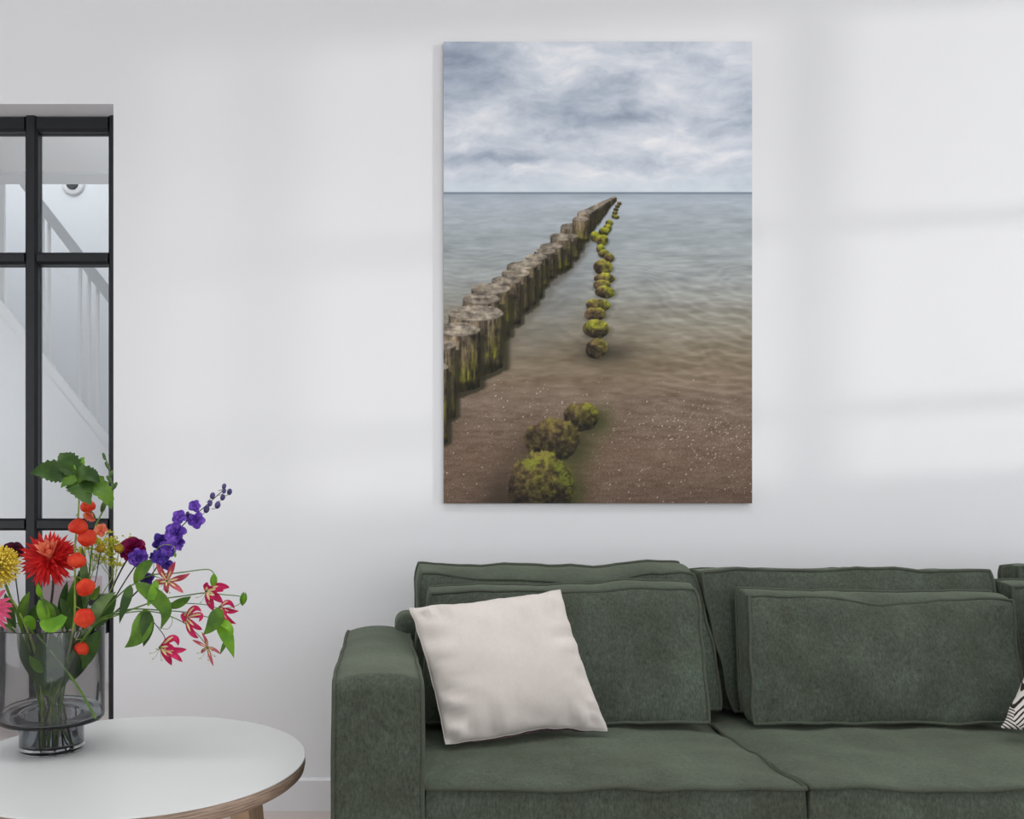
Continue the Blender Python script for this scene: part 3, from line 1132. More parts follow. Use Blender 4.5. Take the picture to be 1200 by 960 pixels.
def pillow(name, label, corners, puff, mats, seed, nx=36, con=(0.03, 0.03), wr=0.005, seam=None, lift=0.0):
    """knife-edge cushion: two covers meeting at one seam"""
    BL, BR, TR, TL = [Vector(p) for p in corners]
    n = (BR - BL).cross(TL - BL).normalized()
    t = thing(name, label, 'cushion', (BL + BR) / 2)

    def P(u, v, side):
        a, b = 2 * u - 1, 2 * v - 1
        x = a * (1 - con[0] * (1 - b * b))
        y = b * (1 - (con[1] if b > 0 else con[1] + lift * math.exp(-((a - 0.35) / 0.5) ** 2)) * (1 - a * a))
        uu, vv = (x + 1) / 2, (y + 1) / 2
        p = BL.lerp(BR, uu).lerp(TL.lerp(TR, uu), vv)
        m = max(abs(a), abs(b))
        ins = (1 - m ** 3.2)
        pf = (max(0, (1 - a * a)) * max(0, (1 - b * b))) ** 0.46
        q = p + n * side * puff * pf
        if side < 0:
            q = q - Vector((0, 0, 0.5 * lift * pf * (1 - v) ** 3))
        # gathers running in from the seams
        near = (m ** 4) * (1 - m ** 14) * 2.2
        s = a if abs(b) > abs(a) else b
        gath = math.sin(s * 17 + 2.5 * nz((u * 3, v * 3, 0), 1.0, seed)) * nz((u * 4, v * 4, 1), 1.3, seed + 2)
        q += n * side * max(wr * near * gath * 2.2 + wr * 0.7 * ins * nz((u, v, 0), 3.6, seed + 5), -0.55 * puff * pf)
        q += (BR - BL).normalized() * (0.0035 * m ** 9 * nz((u, v, 2), 11, seed)) + (TL - BL).normalized() * (0.0035 * m ** 9 * nz((u, v, 5), 11, seed))
        return q
    par = [0.5 - 0.5 * math.cos(PI * i / nx) for i in range(nx + 1)]
    for side, nm, mt in ((1, 'front_cover', mats[0]), (-1, 'back_cover', mats[1])):
        g = MB()
        rows = [[P(u, v, side) for u in par] for v in par]
        if side < 0:
            rows = [list(reversed(r)) for r in rows]
        g.grid(rows)
        g.build(nm, mt, t)
    if seam:
        loop = [(u, 0) for u in par[:-1]] + [(1, v) for v in par[:-1]] + [(u, 1) for u in reversed(par[1:])] + [(0, v) for v in reversed(par[1:])]
        g = MB()
        g.tube([P(u, v, 1) for u, v in loop], 0.0018, 5, closed=True)
        g.build('seam', seam, t)
    return t


DARKF = fabric('dark_floral_back', (70, 58, 60), weave=0.3, mottle=0.5, tint=(110, 84, 86), streak=(90, 90, 90))
pillow('throw_cushion', 'square cream linen cushion tilted against the green cushions by the arm',
       [at(522, 872, 1.975), at(712, 856, 2.075), at(656, 692, 2.13), at(480, 713, 2.10)], 0.058, (CREAM, DARKF), 31, con=(0.045, 0.03), wr=0.010, seam=CREAM, lift=0.075)


def striped_fabric():
    m, N, L, p = new_mat('striped_fabric')
    tc = N.new('ShaderNodeTexCoord')
    vo = N.new('ShaderNodeTexVoronoi')
    vo.inputs['Scale'].default_value = 15
    L.new(tc.outputs['Object'], vo.inputs['Vector'])
    sep = N.new('ShaderNodeSeparateColor')
    L.new(vo.outputs['Color'], sep.inputs[0])
    outs = []
    for rot in (0.95, -0.75):
        mp = N.new('ShaderNodeMapping')
        mp.inputs['Rotation'].default_value = (0, rot, 0)
        L.new(tc.outputs['Object'], mp.inputs[0])
        wv = N.new('ShaderNodeTexWave')
        wv.inputs['Scale'].default_value = 46
        wv.inputs['Distortion'].default_value = 0.8
        wv.bands_direction = 'Z'
        L.new(mp.outputs[0], wv.inputs['Vector'])
        outs.append(wv)
    mx = N.new('ShaderNodeMixRGB')
    gt = N.new('ShaderNodeMath')
    gt.operation = 'GREATER_THAN'
    gt.inputs[1].default_value = 0.5
    L.new(sep.outputs[0], gt.inputs[0])
    L.new(gt.outputs[0], mx.inputs[0])
    L.new(outs[0].outputs[1], mx.inputs[1])
    L.new(outs[1].outputs[1], mx.inputs[2])
    r = N.new('ShaderNodeValToRGB')
    e = r.color_ramp.elements
    e[0].position = 0.22
    e[0].color = lin(38, 34, 34)
    e[1].position = 0.42
    e[1].color = lin(226, 220, 212)
    k = e.new(0.33)
    k.color = lin(150, 122, 104)
    L.new(mx.outputs[0], r.inputs[0])
    L.new(r.outputs[0], p.inputs['Base Color'])
    p.inputs['Roughness'].default_value = 0.9
    return m


STRIPE = striped_fabric()
pillow('throw_cushion', 'white cushion with black and brown line pattern, mostly out of view',
       [at(1172, 853, 2.055), at(1352, 876, 1.93), at(1420, 740, 2.0), at(1246, 690, 2.09)], 0.055, (STRIPE, STRIPE), 33, con=(0.02, 0.02), wr=0.004)

# ------------------------------------------------------------------ coffee table
TX, TY, TH, TR_ = -0.564, 1.95, 0.45, 0.393
tbl = thing('coffee_table', 'round white coffee table with plywood edge holding the flower vase', 'table', (TX, TY, 0))
g = MB()
g.lathe([(0.0, TH - 0.0025), (TR_ - 0.001, TH - 0.0025), (TR_, TH - 0.0015), (TR_ - 0.0012, TH), (0.0, TH)], (TX, TY, 0), 128)
g.build('laminate_top', LAMINATE, tbl, smooth=False)
g = MB()
g.lathe([(0, TH - 0.036), (TR_ - 0.010, TH - 0.036), (TR_ - 0.003, TH - 0.030), (TR_ - 0.0005, TH - 0.018), (TR_ - 0.0005, TH - 0.0025), (0, TH - 0.0025)], (TX, TY, 0), 128)
g.build('plywood_board', PLY, tbl, smooth=True)
for deg in (-16, 104, 224):
    a = math.radians(deg)
    rd, tg = Vector((math.cos(a), math.sin(a), 0)), Vector((-math.sin(a), math.cos(a), 0))
    c0, c1 = Vector((TX, TY, 0)) + rd * 0.275, Vector((TX, TY, 0)) + rd * 0.33
    g = MB()
    rows = []
    for cc_, z, hr, ht in ((c1, 0.0, 0.016, 0.022), (c0, TH - 0.036, 0.024, 0.038)):
        rows.append([cc_ + rd * sx * hr + tg * sy * ht + Vector((0, 0, z)) for sx, sy in ((-1, -1), (1, -1), (1, 1), (-1, 1))])
    g.grid(rows, closed=True)
    g.poly(list(reversed(rows[0])))
    g.poly(rows[1])
    g.build('leg', OAK, tbl, smooth=False)

# ------------------------------------------------------------------ vase
VX, VY = -0.776, 2.02
vase = thing('vase', 'smoked grey glass cylinder vase on a narrow foot, full of flowers', 'vase', (VX, VY, TH))
prof = [(0.0, 0.0164), (0.0726, 0.0164), (0.0727, 0.069), (0.0745, 0.0715), (0.112, 0.0718), (0.118, 0.0735), (0.1205, 0.078), (0.121, 0.084), (0.121, 0.290), (0.1203, 0.2922), (0.1190, 0.2922),
        (0.1184, 0.290), (0.1184, 0.086), (0.1172, 0.0818), (0.114, 0.0800), (0.073, 0.0796), (0.0660, 0.078), (0.0645, 0.073), (0.0645, 0.022), (0.062, 0.0185), (0.0, 0.0182)]
g = MB()
g.lathe(prof, (VX, VY, TH), 96)
g.build('glass_body', SMOKE, vase)
g = MB()
g.lathe([(0.0, 0.0006), (0.069, 0.0006), (0.0718, 0.0025), (0.0726, 0.006), (0.0726, 0.0158), (0.0722, 0.0162), (0.0, 0.0162)], (VX, VY, TH), 96)
o = g.build('glass_base', smoked_glass('clear_glass', (0.97, 0.97, 0.97, 1)), vase)
o['label'] = 'thick clear glass base'

# ------------------------------------------------------------------ flowers
LEAF = plantmat('leaf_green', (100, 138, 42), (70, 106, 34), 26)
LEAFD = plantmat('leaf_dark_green', (72, 104, 42), (48, 76, 32), 22)
LEAFB = plantmat('leaf_bright_green', (128, 176, 44), (96, 148, 38), 26)
LEAFG = plantmat('leaf_grey_green', (112, 140, 84), (76, 106, 56), 30)
STEMG = plantmat('stem_green', (112, 146, 62), (84, 116, 48), 40, trans=0.1)
STEMY = plantmat('stem_yellow_green', (162, 178, 88), (128, 148, 66), 40, trans=0.1)
STEMD = plain('stem_dark', (52, 44, 44), 0.6, var=0.2, vscale=30)
RED = plantmat('petal_red', (226, 44, 38), (186, 18, 26), 40)
REDL = plantmat('petal_salmon', (246, 156, 122), (236, 110, 86), 50)
ORANGE = plantmat('lantern_orange', (238, 82, 46), (220, 52, 30), 45)
YELLOW = plantmat('petal_yellow', (255, 242, 120), (252, 226, 78), 60)
PINK = plantmat('petal_pink', (238, 110, 150), (226, 70, 120), 40)
MAROON = plantmat('petal_maroon', (92, 20, 52), (60, 12, 38), 60)
CRIMSON = plantmat('petal_crimson', (160, 20, 88), (108, 8, 58), 70)
VIOLET = plantmat('petal_violet', (146, 104, 214), (98, 60, 176), 55)
VIOLETD = plantmat('petal_dark_violet', (104, 76, 186), (66, 44, 134), 55)
LILAC = plantmat('bud_lilac', (104, 92, 150), (66, 60, 104), 60)
MAGENTA = plantmat('petal_magenta', (212, 34, 96), (176, 18, 76), 60)
ROSE = plantmat('petal_dusty_rose', (204, 96, 108), (170, 58, 76), 60)
CREAMP = plantmat('petal_cream', (238, 226, 176), (214, 200, 130), 60)
PEACH = plantmat('petal_peach', (246, 168, 130), (240, 118, 88), 50)
DILL = plantmat('dill_yellow', (226, 222, 72), (198, 200, 56), 80)
OCHRE = plantmat('button_ochre', (196, 164, 40), (154, 122, 26), 90)
FD = 2.0            # depth of the bouquet
CAMV = Vector((0.28, -1, 0.12)).normalized()


def flower(name, label, group=None):
    return thing(name, label, 'plant', (VX, VY, TH + 0.02), group)


BASE_N = 0


def foot_point():
    """next free place for a stem end inside the hollow foot"""
    global BASE_N
    a = BASE_N * 2.4
    r = 0.012 + 0.034 * ((BASE_N * 0.618) % 1.0)
    BASE_N += 1
    return Vector((VX + r * math.cos(a), VY + r * math.sin(a), TH + 0.022))


def stem(root, pts, m, r0=0.003, r1=0.002, name='stem', foot=True, n=7):
    P = [Vector(p) for p in pts]
    if foot:
        P = [foot_point()] + P
    c = spline(P, n)
    g = MB()
    k = len(c)
    g.tube(c, [r0 + (r1 - r0) * i / (k - 1) for i in range(k)], 6)
    return g.build(name, m, root)


def A(px, py, dd=0.0):
    return at(px, py, FD + dd)


def leaf(root, m, ctrl, width_px, nrm=None, prof='leaf', name='leaf', **kw):
    g = MB()
    g.sheet(ctrl, width_px / 1000 * FD, nrm or CAMV, prof, **kw)
    return g.build(name, m, root)


def disc_flower(root, centre, axis, R, rings, mats, seed, name='petal', tip=0.3, fall=0.0, joined=False, prof='strap'):
    """rings: (count, opening angle from the axis, relative length, width, material index)"""
    rs = random.Random(seed)
    axis = Vector(axis).normalized()
    q = Vector((0, 0, 1)).rotation_difference(axis).to_matrix()
    G = {}
    for (n, ang, ln, wd, mi) in rings:
        for k in range(n):
            th = 2 * PI * (k + rs.uniform(-0.25, 0.25)) / n + ang
            e = ang + rs.uniform(-0.1, 0.1)
            L = R * ln * rs.uniform(0.88, 1.1)
            rad = q @ Vector((math.cos(th), math.sin(th), 0))
            d0 = rad * math.sin(e) + axis * math.cos(e)
            e2 = e + tip * rs.uniform(0.3, 1.0)
            d1 = rad * math.sin(e2) + axis * math.cos(e2)
            p0 = Vector(centre) + d0 * R * 0.08
            p1 = p0 + d0 * L * 0.5
            p2 = p1 + d1 * L * 0.5 + Vector((0, 0, -fall * L))
            nrm = axis * math.sin(e) - rad * math.cos(e)
            g = G.setdefault(mi, MB()) if joined else MB()
            g.sheet([p0, p1, p2], wd * R, nrm, prof, nu=5, cup=0.45, nv=2)
            if not joined:
                g.build(name, mats[mi], root)
    if joined:
        for mi, g in G.items():
            stuff(g.build(name, mats[mi], root))


def blossom(root, m, c, r, axis, seed, name='floret', eye=None, layers=((5, 1.25, 1.0), (5, 0.75, 0.8), (4, 0.35, 0.55))):
    """ruffled double floret, petals in whorls"""
    rs = random.Random(seed)
    axis = Vector(axis).normalized()
    q = Vector((0, 0, 1)).rotation_difference(axis).to_matrix()
    g = MB()
    for (n, ang, ln) in layers:
        for k in range(n):
            th = 2 * PI * (k + rs.uniform(-0.2, 0.2)) / n + ang * 2
            e = ang + rs.uniform(-0.2, 0.2)
            rad = q @ Vector((math.cos(th), math.sin(th), 0))
            d0 = rad * math.sin(e) + axis * math.cos(e)
            d1 = rad * math.sin(e + 0.35) + axis * math.cos(e + 0.35)
            p0 = Vector(c) - axis * r * 0.3
            p1 = p0 + d0 * r * ln * 0.7
            p2 = p1 + d1 * r * ln * 0.55
            g.sheet([p0, p1, p2], r * 1.2 * ln, axis, 'round', nu=6, cup=0.35, wave=0.45, nv=4)
    o = g.build(name, m, root)
    return o


# --- red dahlia
f = flower('dahlia_stem', 'large spiky scarlet dahlia with salmon heart above the vase rim')
hc = at(58, 655, 1.93)
stem(f, [A(52, 800), A(56, 735, -0.01), A(62, 690, -0.03), hc + Vector((0, 0.02, 0))], STEMD, 0.0032, 0.0028)
ax = Vector((-0.05, -0.95, 0.28))
disc_flower(f, hc, ax, 0.062, [(26, 1.75, 1.0, 0.155, 0), (26, 1.45, 1.0, 0.165, 0), (24, 1.2, 0.97, 0.17, 0), (20, 0.95, 0.86, 0.16, 0), (14, 0.7, 0.7, 0.15, 0)], (RED, REDL), 5, tip=0.25)
disc_flower(f, hc + ax * 0.016 + Vector((0.010, 0, -0.003)), ax + Vector((0.06, 0, 0.75)), 0.050, [(9, 0.55, 0.95, 0.36, 1), (7, 0.3, 0.9, 0.34, 1), (4, 0.1, 0.8, 0.34, 1)], (RED, REDL), 6, tip=-0.3)

g = MB()
g.ball(hc, 0.011, 12, 8)
g.build('flower_base', RED, f)

# --- yellow pincushion flower
f = flower('pincushion_stem', 'yellow pincushion flower with dense narrow florets at the picture edge')
hc = at(-1, 664, 1.93)
stem(f, [A(40, 800), A(25, 735, -0.02), A(12, 700, -0.04), hc], STEMG, 0.0035, 0.003)
g = MB()
ax = Vector((0.1, -0.95, 0.2)).normalized()
rs = random.Random(4)
for k in range(330):
    z = 1 - 1.25 * (k + 0.5) / 330
    rr = math.sqrt(max(0, 1 - z * z))
    th = k * 2.39996
    q = Vector((0, 0, 1)).rotation_difference(ax).to_matrix()
    d = q @ Vector((rr * math.cos(th), rr * math.sin(th), z))
    d = (d + Vector((rs.uniform(-.12, .12), rs.uniform(-.12, .12), rs.uniform(-.12, .12)))).normalized()
    R = 0.047 * rs.uniform(0.85, 1.08)
    g.tube([hc + d * 0.012, hc + d * R * 0.7, hc + d * R + ax * 0.004], [0.0012, 0.0014, 0.0019], 5)
stuff(g.build('florets', YELLOW, f))

# --- pink flower
f = flower('pink_dahlia_stem', 'pink flower with long petals hanging over the vase rim')
hc = at(-14, 712, 1.89)
stem(f, [A(45, 800), A(20, 745, -0.03), A(0, 728, -0.06), hc + Vector((0, 0.02, 0))], STEMG, 0.003, 0.0028)
disc_flower(f, hc, (0.25, -0.8, 0.1), 0.052, [(18, 1.6, 1.0, 0.22, 0), (16, 1.25, 0.95, 0.22, 0), (12, 0.9, 0.8, 0.2, 0), (8, 0.5, 0.6, 0.2, 0)], (PINK,), 8, tip=0.3, fall=0.15)

# --- dark maroon flower
f = flower('scabiosa_stem', 'small dark maroon flower half hidden behind the yellow one')
hc = at(15, 646, 2.03)
stem(f, [A(42, 800, 0.03), A(27, 735, 0.03), A(20, 690, 0.03), hc], STEMD, 0.002, 0.0017)
blossom(f, MAROON, hc, 0.020, (0.3, -0.8, 0.5), 3, 'blossom', layers=((9, 1.3, 1.1), (8, 0.9, 0.95), (7, 0.5, 0.7)))

# --- physalis with lanterns and lobed leaves
f = flower('physalis_stem', 'branch of orange lantern husks topped by lobed green leaves')
stem(f, [A(72, 800, -0.03), A(86, 735, -0.07), A(88, 690, -0.09), A(88, 640, -0.09), A(92, 600, -0.09), A(93, 560, -0.08)], STEMY, 0.003, 0.002)


def lantern(root, px, py, r_px, dd, axis=(0, 0, -1), seed=0):
    c = A(px, py, dd)
    R = r_px / 1000 * FD
    q = Vector((0, 0, 1)).rotation_difference(Vector(axis).normalized()).to_matrix()
    rows = []
    for i in range(11):
        t = i / 10
        z = -0.95 + 1.95 * t
        rr = math.sin(PI * min(1, t * 0.90 + 0.02)) ** 0.62
        if t > 0.8:
            rr *= 1 - (t - 0.8) * 4.9
        rows.append([c + q @ (Vector((math.cos(a) * rr, math.sin(a) * rr, z * 0.92)) * R * (1 + 0.05 * math.cos(5 * a) * math.sin(PI * t))) for a in [2 * PI * k / 25 for k in range(25)]])
    g = MB()
    g.grid(rows, closed=True)
    o = g.build('lantern', ORANGE, root)
    g = MB()
    top = c + q @ Vector((0, 0, -0.86 * R))
    g.tube([top, top - q @ Vector((0, 0, 0.4 * R)) + Vector((-0.002, 0.004, 0.002)), Vector(A(89, py - r_px * 1.2, -0.09))], 0.0011, 5)
    g.build('stalk', STEMY, o)


for k, (px, py, r, dd, axd) in enumerate(((92, 617, 10.5, -0.10, (0.1, -0.2, -1)), (102, 630, 10.5, -0.085, (0.5, -0.9, -0.6)), (90, 657, 10.2, -0.10, (0, -0.3, -1)), (100, 688, 10.5, -0.10, (0.6, -0.6, -0.6)),
                                          (99, 724, 11, -0.11, (0.3, -0.95, -0.3)), (96, 760, 8.5, -0.06, (-0.5, -0.4, -1)), (103, 593, 8.5, -0.06, (0.3, -0.2, -1)))):
    lantern(f, px, py, r, dd, axd, k)
node = A(90, 560, -0.085)
for (tip_, ctl, wpx, m, nr) in (((35, 555, -0.10), (62, 548, -0.10), 30, LEAFD, (0.2, -1, 0.3)), ((70, 531, -0.07), (80, 540, -0.08), 30, LEAFD, (0.2, -1, 0.5)), ((99, 536, -0.06), (92, 542, -0.07), 13, LEAFB, (0.4, -1, 0.2)),
                               ((71, 572, -0.12), (80, 563, -0.11), 14, LEAF, (0.1, -1, 0.3)), ((117, 566, -0.11), (104, 552, -0.11), 26, LEAFD, (0.2, -1, 0.5)), ((107, 592, -0.14), (93, 572, -0.12), 34, LEAFD, (0.2, -1, 0.4)),
                               ((131, 597, -0.12), (122, 568, -0.12), 30, LEAF, (0.5, -1, 0.3))):
    leaf(f, m, [node, A(*ctl), A(*tip_)], wpx, nr, 'leaf', nu=18, cup=0.3, serr=0.10, wave=0.25)

# --- snapdragon
f = flower('snapdragon_stem', 'pale green budding spike with peach blossoms beside the lantern branch')
stem(f, [A(78, 800, 0.02), A(98, 735, 0), A(104, 680, -0.02), A(110, 625, -0.03), A(120, 600, -0.03), A(131, 575, -0.02), A(127, 548, -0.02), A(122, 532, -0.02)], STEMG, 0.003, 0.0012)
for (px, py, ax_, l) in ((122, 535, (-.3, 0, 1), 7), (126, 546, (-.5, -.3, 1), 8), (130, 556, (.5, -.2, 1), 8), (128, 562, (-.6, -.3, 1), 8), (134, 570, (.6, -.2, .8), 9), (130, 580, (-.5, -.4, 1), 8), (121, 594, (.4, -.3, 1), 11), (108, 604, (-.5, -.3, 1), 11)):
    g = MB()
    g.ball(A(px, py, -0.03), l / 1000, 10, 8, (0.55, 0.55, 1.35), ax_)
    g.build('bud', LEAFG, f)
blossom(f, PEACH, A(104, 605, -0.05), 0.014, (-.3, -.6, -.4), 41, 'blossom')
blossom(f, PEACH, A(118, 621, -0.03), 0.014, (.2, -.8, .3), 42, 'blossom')
leaf(f, LEAFG, [A(100, 720), A(100, 680, -0.02), A(96, 640, -0.03)], 10, prof='lance')
leaf(f, LEAFD, [A(94, 730, 0.01), A(94, 690, 0), A(100, 650, -0.01)], 11, prof='lance')

# --- dill umbels
for k, (cx, cy, lab, bx) in enumerate(((112, 640, 'airy yellow dill umbel beside the red lanterns', 86), (134, 648, 'airy yellow dill umbel nearest the crimson flower', 98))):
    f = flower('dill_stem', lab, None)
    nd = A(cx - 3, cy + 30, 0.01)
    stem(f, [A(66 + 6 * k, 800, 0.02), A(bx, 735, 0.02), nd], STEMY, 0.0018, 0.0012)
    rs = random.Random(30 + k)
    gs_, gb = MB(), MB()
    for i in range(16):
        e = Vector((rs.uniform(-22, 20), rs.uniform(-17, 14), 0))
        p = A(cx + e.x, cy + e.y, 0.01 + rs.uniform(-0.035, 0.035))
        gs_.tube([nd, nd.lerp(p, 0.6) + Vector((0, 0, -0.004)), p], 0.0005, 4, cap=False)
        for j in range(17):
            o_ = Vector((rs.gauss(0, 1), rs.gauss(0, 1), rs.gauss(0, 0.6))) * 0.0062
            gs_.tube([p - Vector((0, 0, 0.005)), p + o_], 0.00035, 3, cap=False)
            gb.ball(p + o_, rs.uniform(0.0016, 0.0028), 5, 4)
    stuff(gs_.build('rays', STEMY, f))
    stuff(gb.build('florets', DILL, f))

# --- ochre buttons
for k, (px, py, bx, lab) in enumerate(((118, 643, 92, 'round ochre button flower nearer the red lanterns'), (139.5, 643, 100, 'round ochre button flower touching the crimson blossom'))):
    f = flower('button_stem', lab)
    hc = A(px, py, -0.05)
    stem(f, [A(70, 800), A(bx, 735, -0.02), A(px - 8, py + 45, -0.04), hc], STEMD if k == 0 else STEMY, 0.0013, 0.0011)
    g = MB()
    g.ball(hc, 0.0098, 14, 10)
    rs = random.Random(k)
    for i in range(90):
        z = 1 - 2 * (i + .5) / 90
        th = i * 2.39996
        r_ = math.sqrt(1 - z * z)
        g.ball(hc + Vector((r_ * math.cos(th), r_ * math.sin(th), z)) * 0.0098, 0.0013, 5, 4)
    stuff(g.build('head', OCHRE, f))

# --- crimson and violet blossoms left of the delphinium
f = flower('carnation_stem', 'ruffled crimson blossom on a dark stem beside the door edge')
hc = A(154, 642, -0.02)
stem(f, [A(66, 800, 0.03), A(108, 738, 0.02), A(140, 672, 0), hc + Vector((0, 0.012, -0.008))], STEMD, 0.0022, 0.0018)
o_ = blossom(f, CRIMSON, hc, 0.026, (-0.1, -0.8, 0.6), 51, 'blossom', layers=((9, 1.7, 0.95), (9, 1.3, 1.0), (9, 0.95, 0.95), (8, 0.6, 0.85), (6, 0.25, 0.7)))
f = flower('larkspur_stem', 'violet blossom overlapping the ruffled crimson one')
hc = A(162, 654, -0.045)
stem(f, [A(70, 800, 0.03), A(112, 738, 0.01), A(146, 682, -0.02), hc + Vector((0, 0.01, -0.006))], STEMD, 0.002, 0.0016)
blossom(f, VIOLET, hc, 0.019, (0.35, -0.9, -0.1), 52, 'blossom', layers=((7, 1.5, 1.0), (7, 1.1, 0.95), (6, 0.7, 0.85), (4, 0.3, 0.6)))

# --- delphinium
f = flower('delphinium_stem', 'long violet delphinium spike leaning out towards the print')
sp_pts = [A(70, 800, -0.02), A(112, 740, -0.03), A(150, 704, -0.04), A(176, 676, -0.04), A(197, 643, -0.04), A(213, 617, -0.04), A(240, 594, -0.04), A(262, 574, -0.04)]
stem(f, sp_pts, STEMD, 0.0026, 0.0010)
for k, (px, py, r, m) in enumerate(((205, 624, 11, VIOLET), (189, 635, 9.5, VIOLETD), (198, 641, 9.5, VIOLET), (209, 636, 8, VIOLET), (195, 648, 8, VIOLET), (187, 653, 8.5, VIOLETD), (195, 661, 6.5, VIOLETD),
                                    (171, 678, 8.5, VIOLETD), (210.5, 606, 7.5, VIOLET), (230, 610, 8.5, VIOLET), (221, 606, 5.5, LILAC), (228, 593, 6.5, VIOLET), (179, 652, 4, VIOLETD))):
    blossom(f, m, A(px, py, -0.055 + 0.02 * math.sin(k * 2.1)), r / 1000 * FD * 0.98, (0.3 * math.sin(k * 1.7), -0.9, 0.3 * math.cos(k * 2.3)), 60 + k, 'floret')
for (px, py, r) in ((242, 597, 4.3), (246, 590, 3.6), (255, 592, 4.2), (249, 581, 3.8), (261, 583, 3.6), (262.6, 575.5, 3), (262.6, 570, 3.2), (269, 576.5, 3.7)):
    g = MB()
    c = A(px, py, -0.045)
    g.ball(c, r / 1000 * FD, 10, 8, (0.8, 0.8, 1.05), (0.3, 0, 1))
    o = g.build('bud', LILAC, f)
    g = MB()
    g.tube([c, c.lerp(A(px - 4, py + 6, -0.04), 0.7), A(px - 7, py + 8 if px < 250 else py + 5, -0.04)], 0.0007, 4)
    g.build('stalk', STEMD, o)


# --- flame lilies
def flame(root, cpx, dd, petals, m, seed=0, stamens=True, wpx=7.5):
    """reflexed lily bloom: petals given by where their tips and bends reach"""
    c = A(cpx[0], cpx[1], dd)
    rs = random.Random(seed)
    for k, pt in enumerate(petals):
        tip_ = A(pt[0], pt[1], dd + rs.uniform(-0.02, 0.01))
        mid = A(pt[2], pt[3], dd - 0.015) if len(pt) > 2 else c.lerp(tip_, 0.5) + Vector((0, -0.012, 0.004))
        g = MB()
        g.sheet([c, mid, tip_], wpx / 1000 * FD, CAMV + Vector((rs.uniform(-.3, .3), 0, rs.uniform(-.3, .3))), 'lance', nu=10, cup=0.3, wave=0.35, nv=4)
        pe = g.build('petal', m, root)
        g = MB()
        g.sheet([c + CAMV * 0.0012, c.lerp(mid, 0.55) + CAMV * 0.003, c.lerp(mid, 0.75).lerp(tip_, 0.2) + CAMV * 0.004], wpx * 0.32 / 1000 * FD, CAMV, 'lance', nu=5, nv=2)
        g.build('petal_stripe', CREAMP, pe)
    if stamens:
        g = MB()
        for k in range(6):
            a = 2 * PI * k / 6 + seed
            e = c + Vector((math.cos(a) * 0.02, -0.012, -0.014 + math.sin(a) * 0.013))
            g.tube([c, c.lerp(e, 0.6) + Vector((0, 0, -0.004)), e], 0.00055, 4)
            g.ball(e, 0.0015, 5, 4, (2, 0.7, 0.7))
        stuff(g.build('stamens', STEMY, root))
    g = MB()
    g.ball(c, 0.0042, 8, 6)
    g.build('ovary', LEAF, root)


def lilybud(root, px, py, r, dd, tip=(0, 0, -1)):
    c = A(px, py, dd)
    t = Vector(tip).normalized()
    for k in range(5):
        a = 2 * PI * k / 5
        u = t.orthogonal().normalized()
        v = t.cross(u)
        rad = u * math.cos(a) + v * math.sin(a)
        g = MB()
        R = r / 1000 * FD
        g.sheet([c - t * R, c + rad * R * 0.9, c + t * R * 1.3 + rad * R * 0.25], R * 1.0, rad, 'lance', nu=6, cup=-0.3, nv=2)
        g.build('bud_petal', LEAFB, root)


G = 'flame lily vines reaching out of the vase'
# upper vine
f = flower('flame_lily_vine', 'upper flame lily vine with a dusty rose star bloom under the delphinium', G)
stem(f, [A(75, 800), A(112, 730, -0.05), A(140, 697, -0.06), A(158, 684, -0.06), A(178, 674, -0.07), A(204, 672, -0.07), A(240, 667.5, -0.06), A(249, 670, -0.06), A(250.5, 674, -0.06)], STEMG, 0.0024, 0.0010)
stem(f, [A(178, 674, -0.07), A(188, 678, -0.07), A(195.5, 681, -0.075)], STEMG, 0.001, 0.001, 'side_stem', foot=False)
stem(f, [A(180, 674, -0.07), A(181, 650, -0.07), A(190, 639, -0.08), A(203, 640, -0.08), A(205, 646, -0.08)], STEMY, 0.0008, 0.0006, 'tendril', foot=False)
flame(f, (195.5, 681), -0.075, ((183, 660, 188, 670), (205.5, 658, 200, 668), (223, 672, 210, 679), (215, 695, 207, 688), (179, 682, 187, 683), (196, 696)), ROSE, 1, wpx=6.5)
lilybud(f, 250.5, 679, 7, -0.06)
lilybud(f, 205.3, 650, 2.6, -0.08)
leaf(f, LEAF, [A(158, 684, -0.06), A(165, 666, -0.08), A(181, 656, -0.07)], 15, (0.2, -1, 0.6), 'lance')
leaf(f, LEAFD, [A(153, 685, -0.06), A(150, 700, -0.09), A(144, 711, -0.10), A(140, 731, -0.10)], 13, None, 'leaf')
leaf(f, LEAF, [A(158, 684, -0.07), A(176, 693, -0.10), A(203, 712, -0.10), A(197, 716, -0.11), A(188, 738, -0.10)], 21, (0.1, -1, 0.2), 'leaf', nu=14)
leaf(f, LEAFB, [A(184, 679, -0.08), A(180, 694, -0.10), A(173, 711, -0.10)], 10, None, 'lance')
# middle vine
f = flower('flame_lily_vine', 'middle flame lily vine with crimson blooms and a green bud at its end', G)
stem(f, [A(74, 800, -0.02), A(110, 733, -0.05), A(150, 716, -0.06), A(188, 703, -0.06), A(215, 698.5, -0.05), A(241, 695, -0.05), A(262, 697, -0.045), A(279, 698.5, -0.04), A(284, 701, -0.04)], STEMG, 0.0022, 0.0009)
stem(f, [A(178, 706, -0.06), A(216, 707, -0.05), A(242, 709, -0.05), A(257, 713, -0.05), A(274, 711, -0.04), A(284, 706, -0.04)], STEMG, 0.0011, 0.0008, 'side_stem', foot=False)
flame(f, (242, 693), -0.055, ((269, 689, 256, 684), (262, 693, 254, 689), (261, 707, 252, 697), (250, 716, 245, 704), (257, 702, 250, 699), (244, 684)), MAGENTA, 2, wpx=9)
flame(f, (258, 712), -0.05, ((275, 714, 268, 699), (280, 716, 268, 718), (277, 731, 264, 728), (266, 722)), MAGENTA, 3, stamens=False, wpx=6)
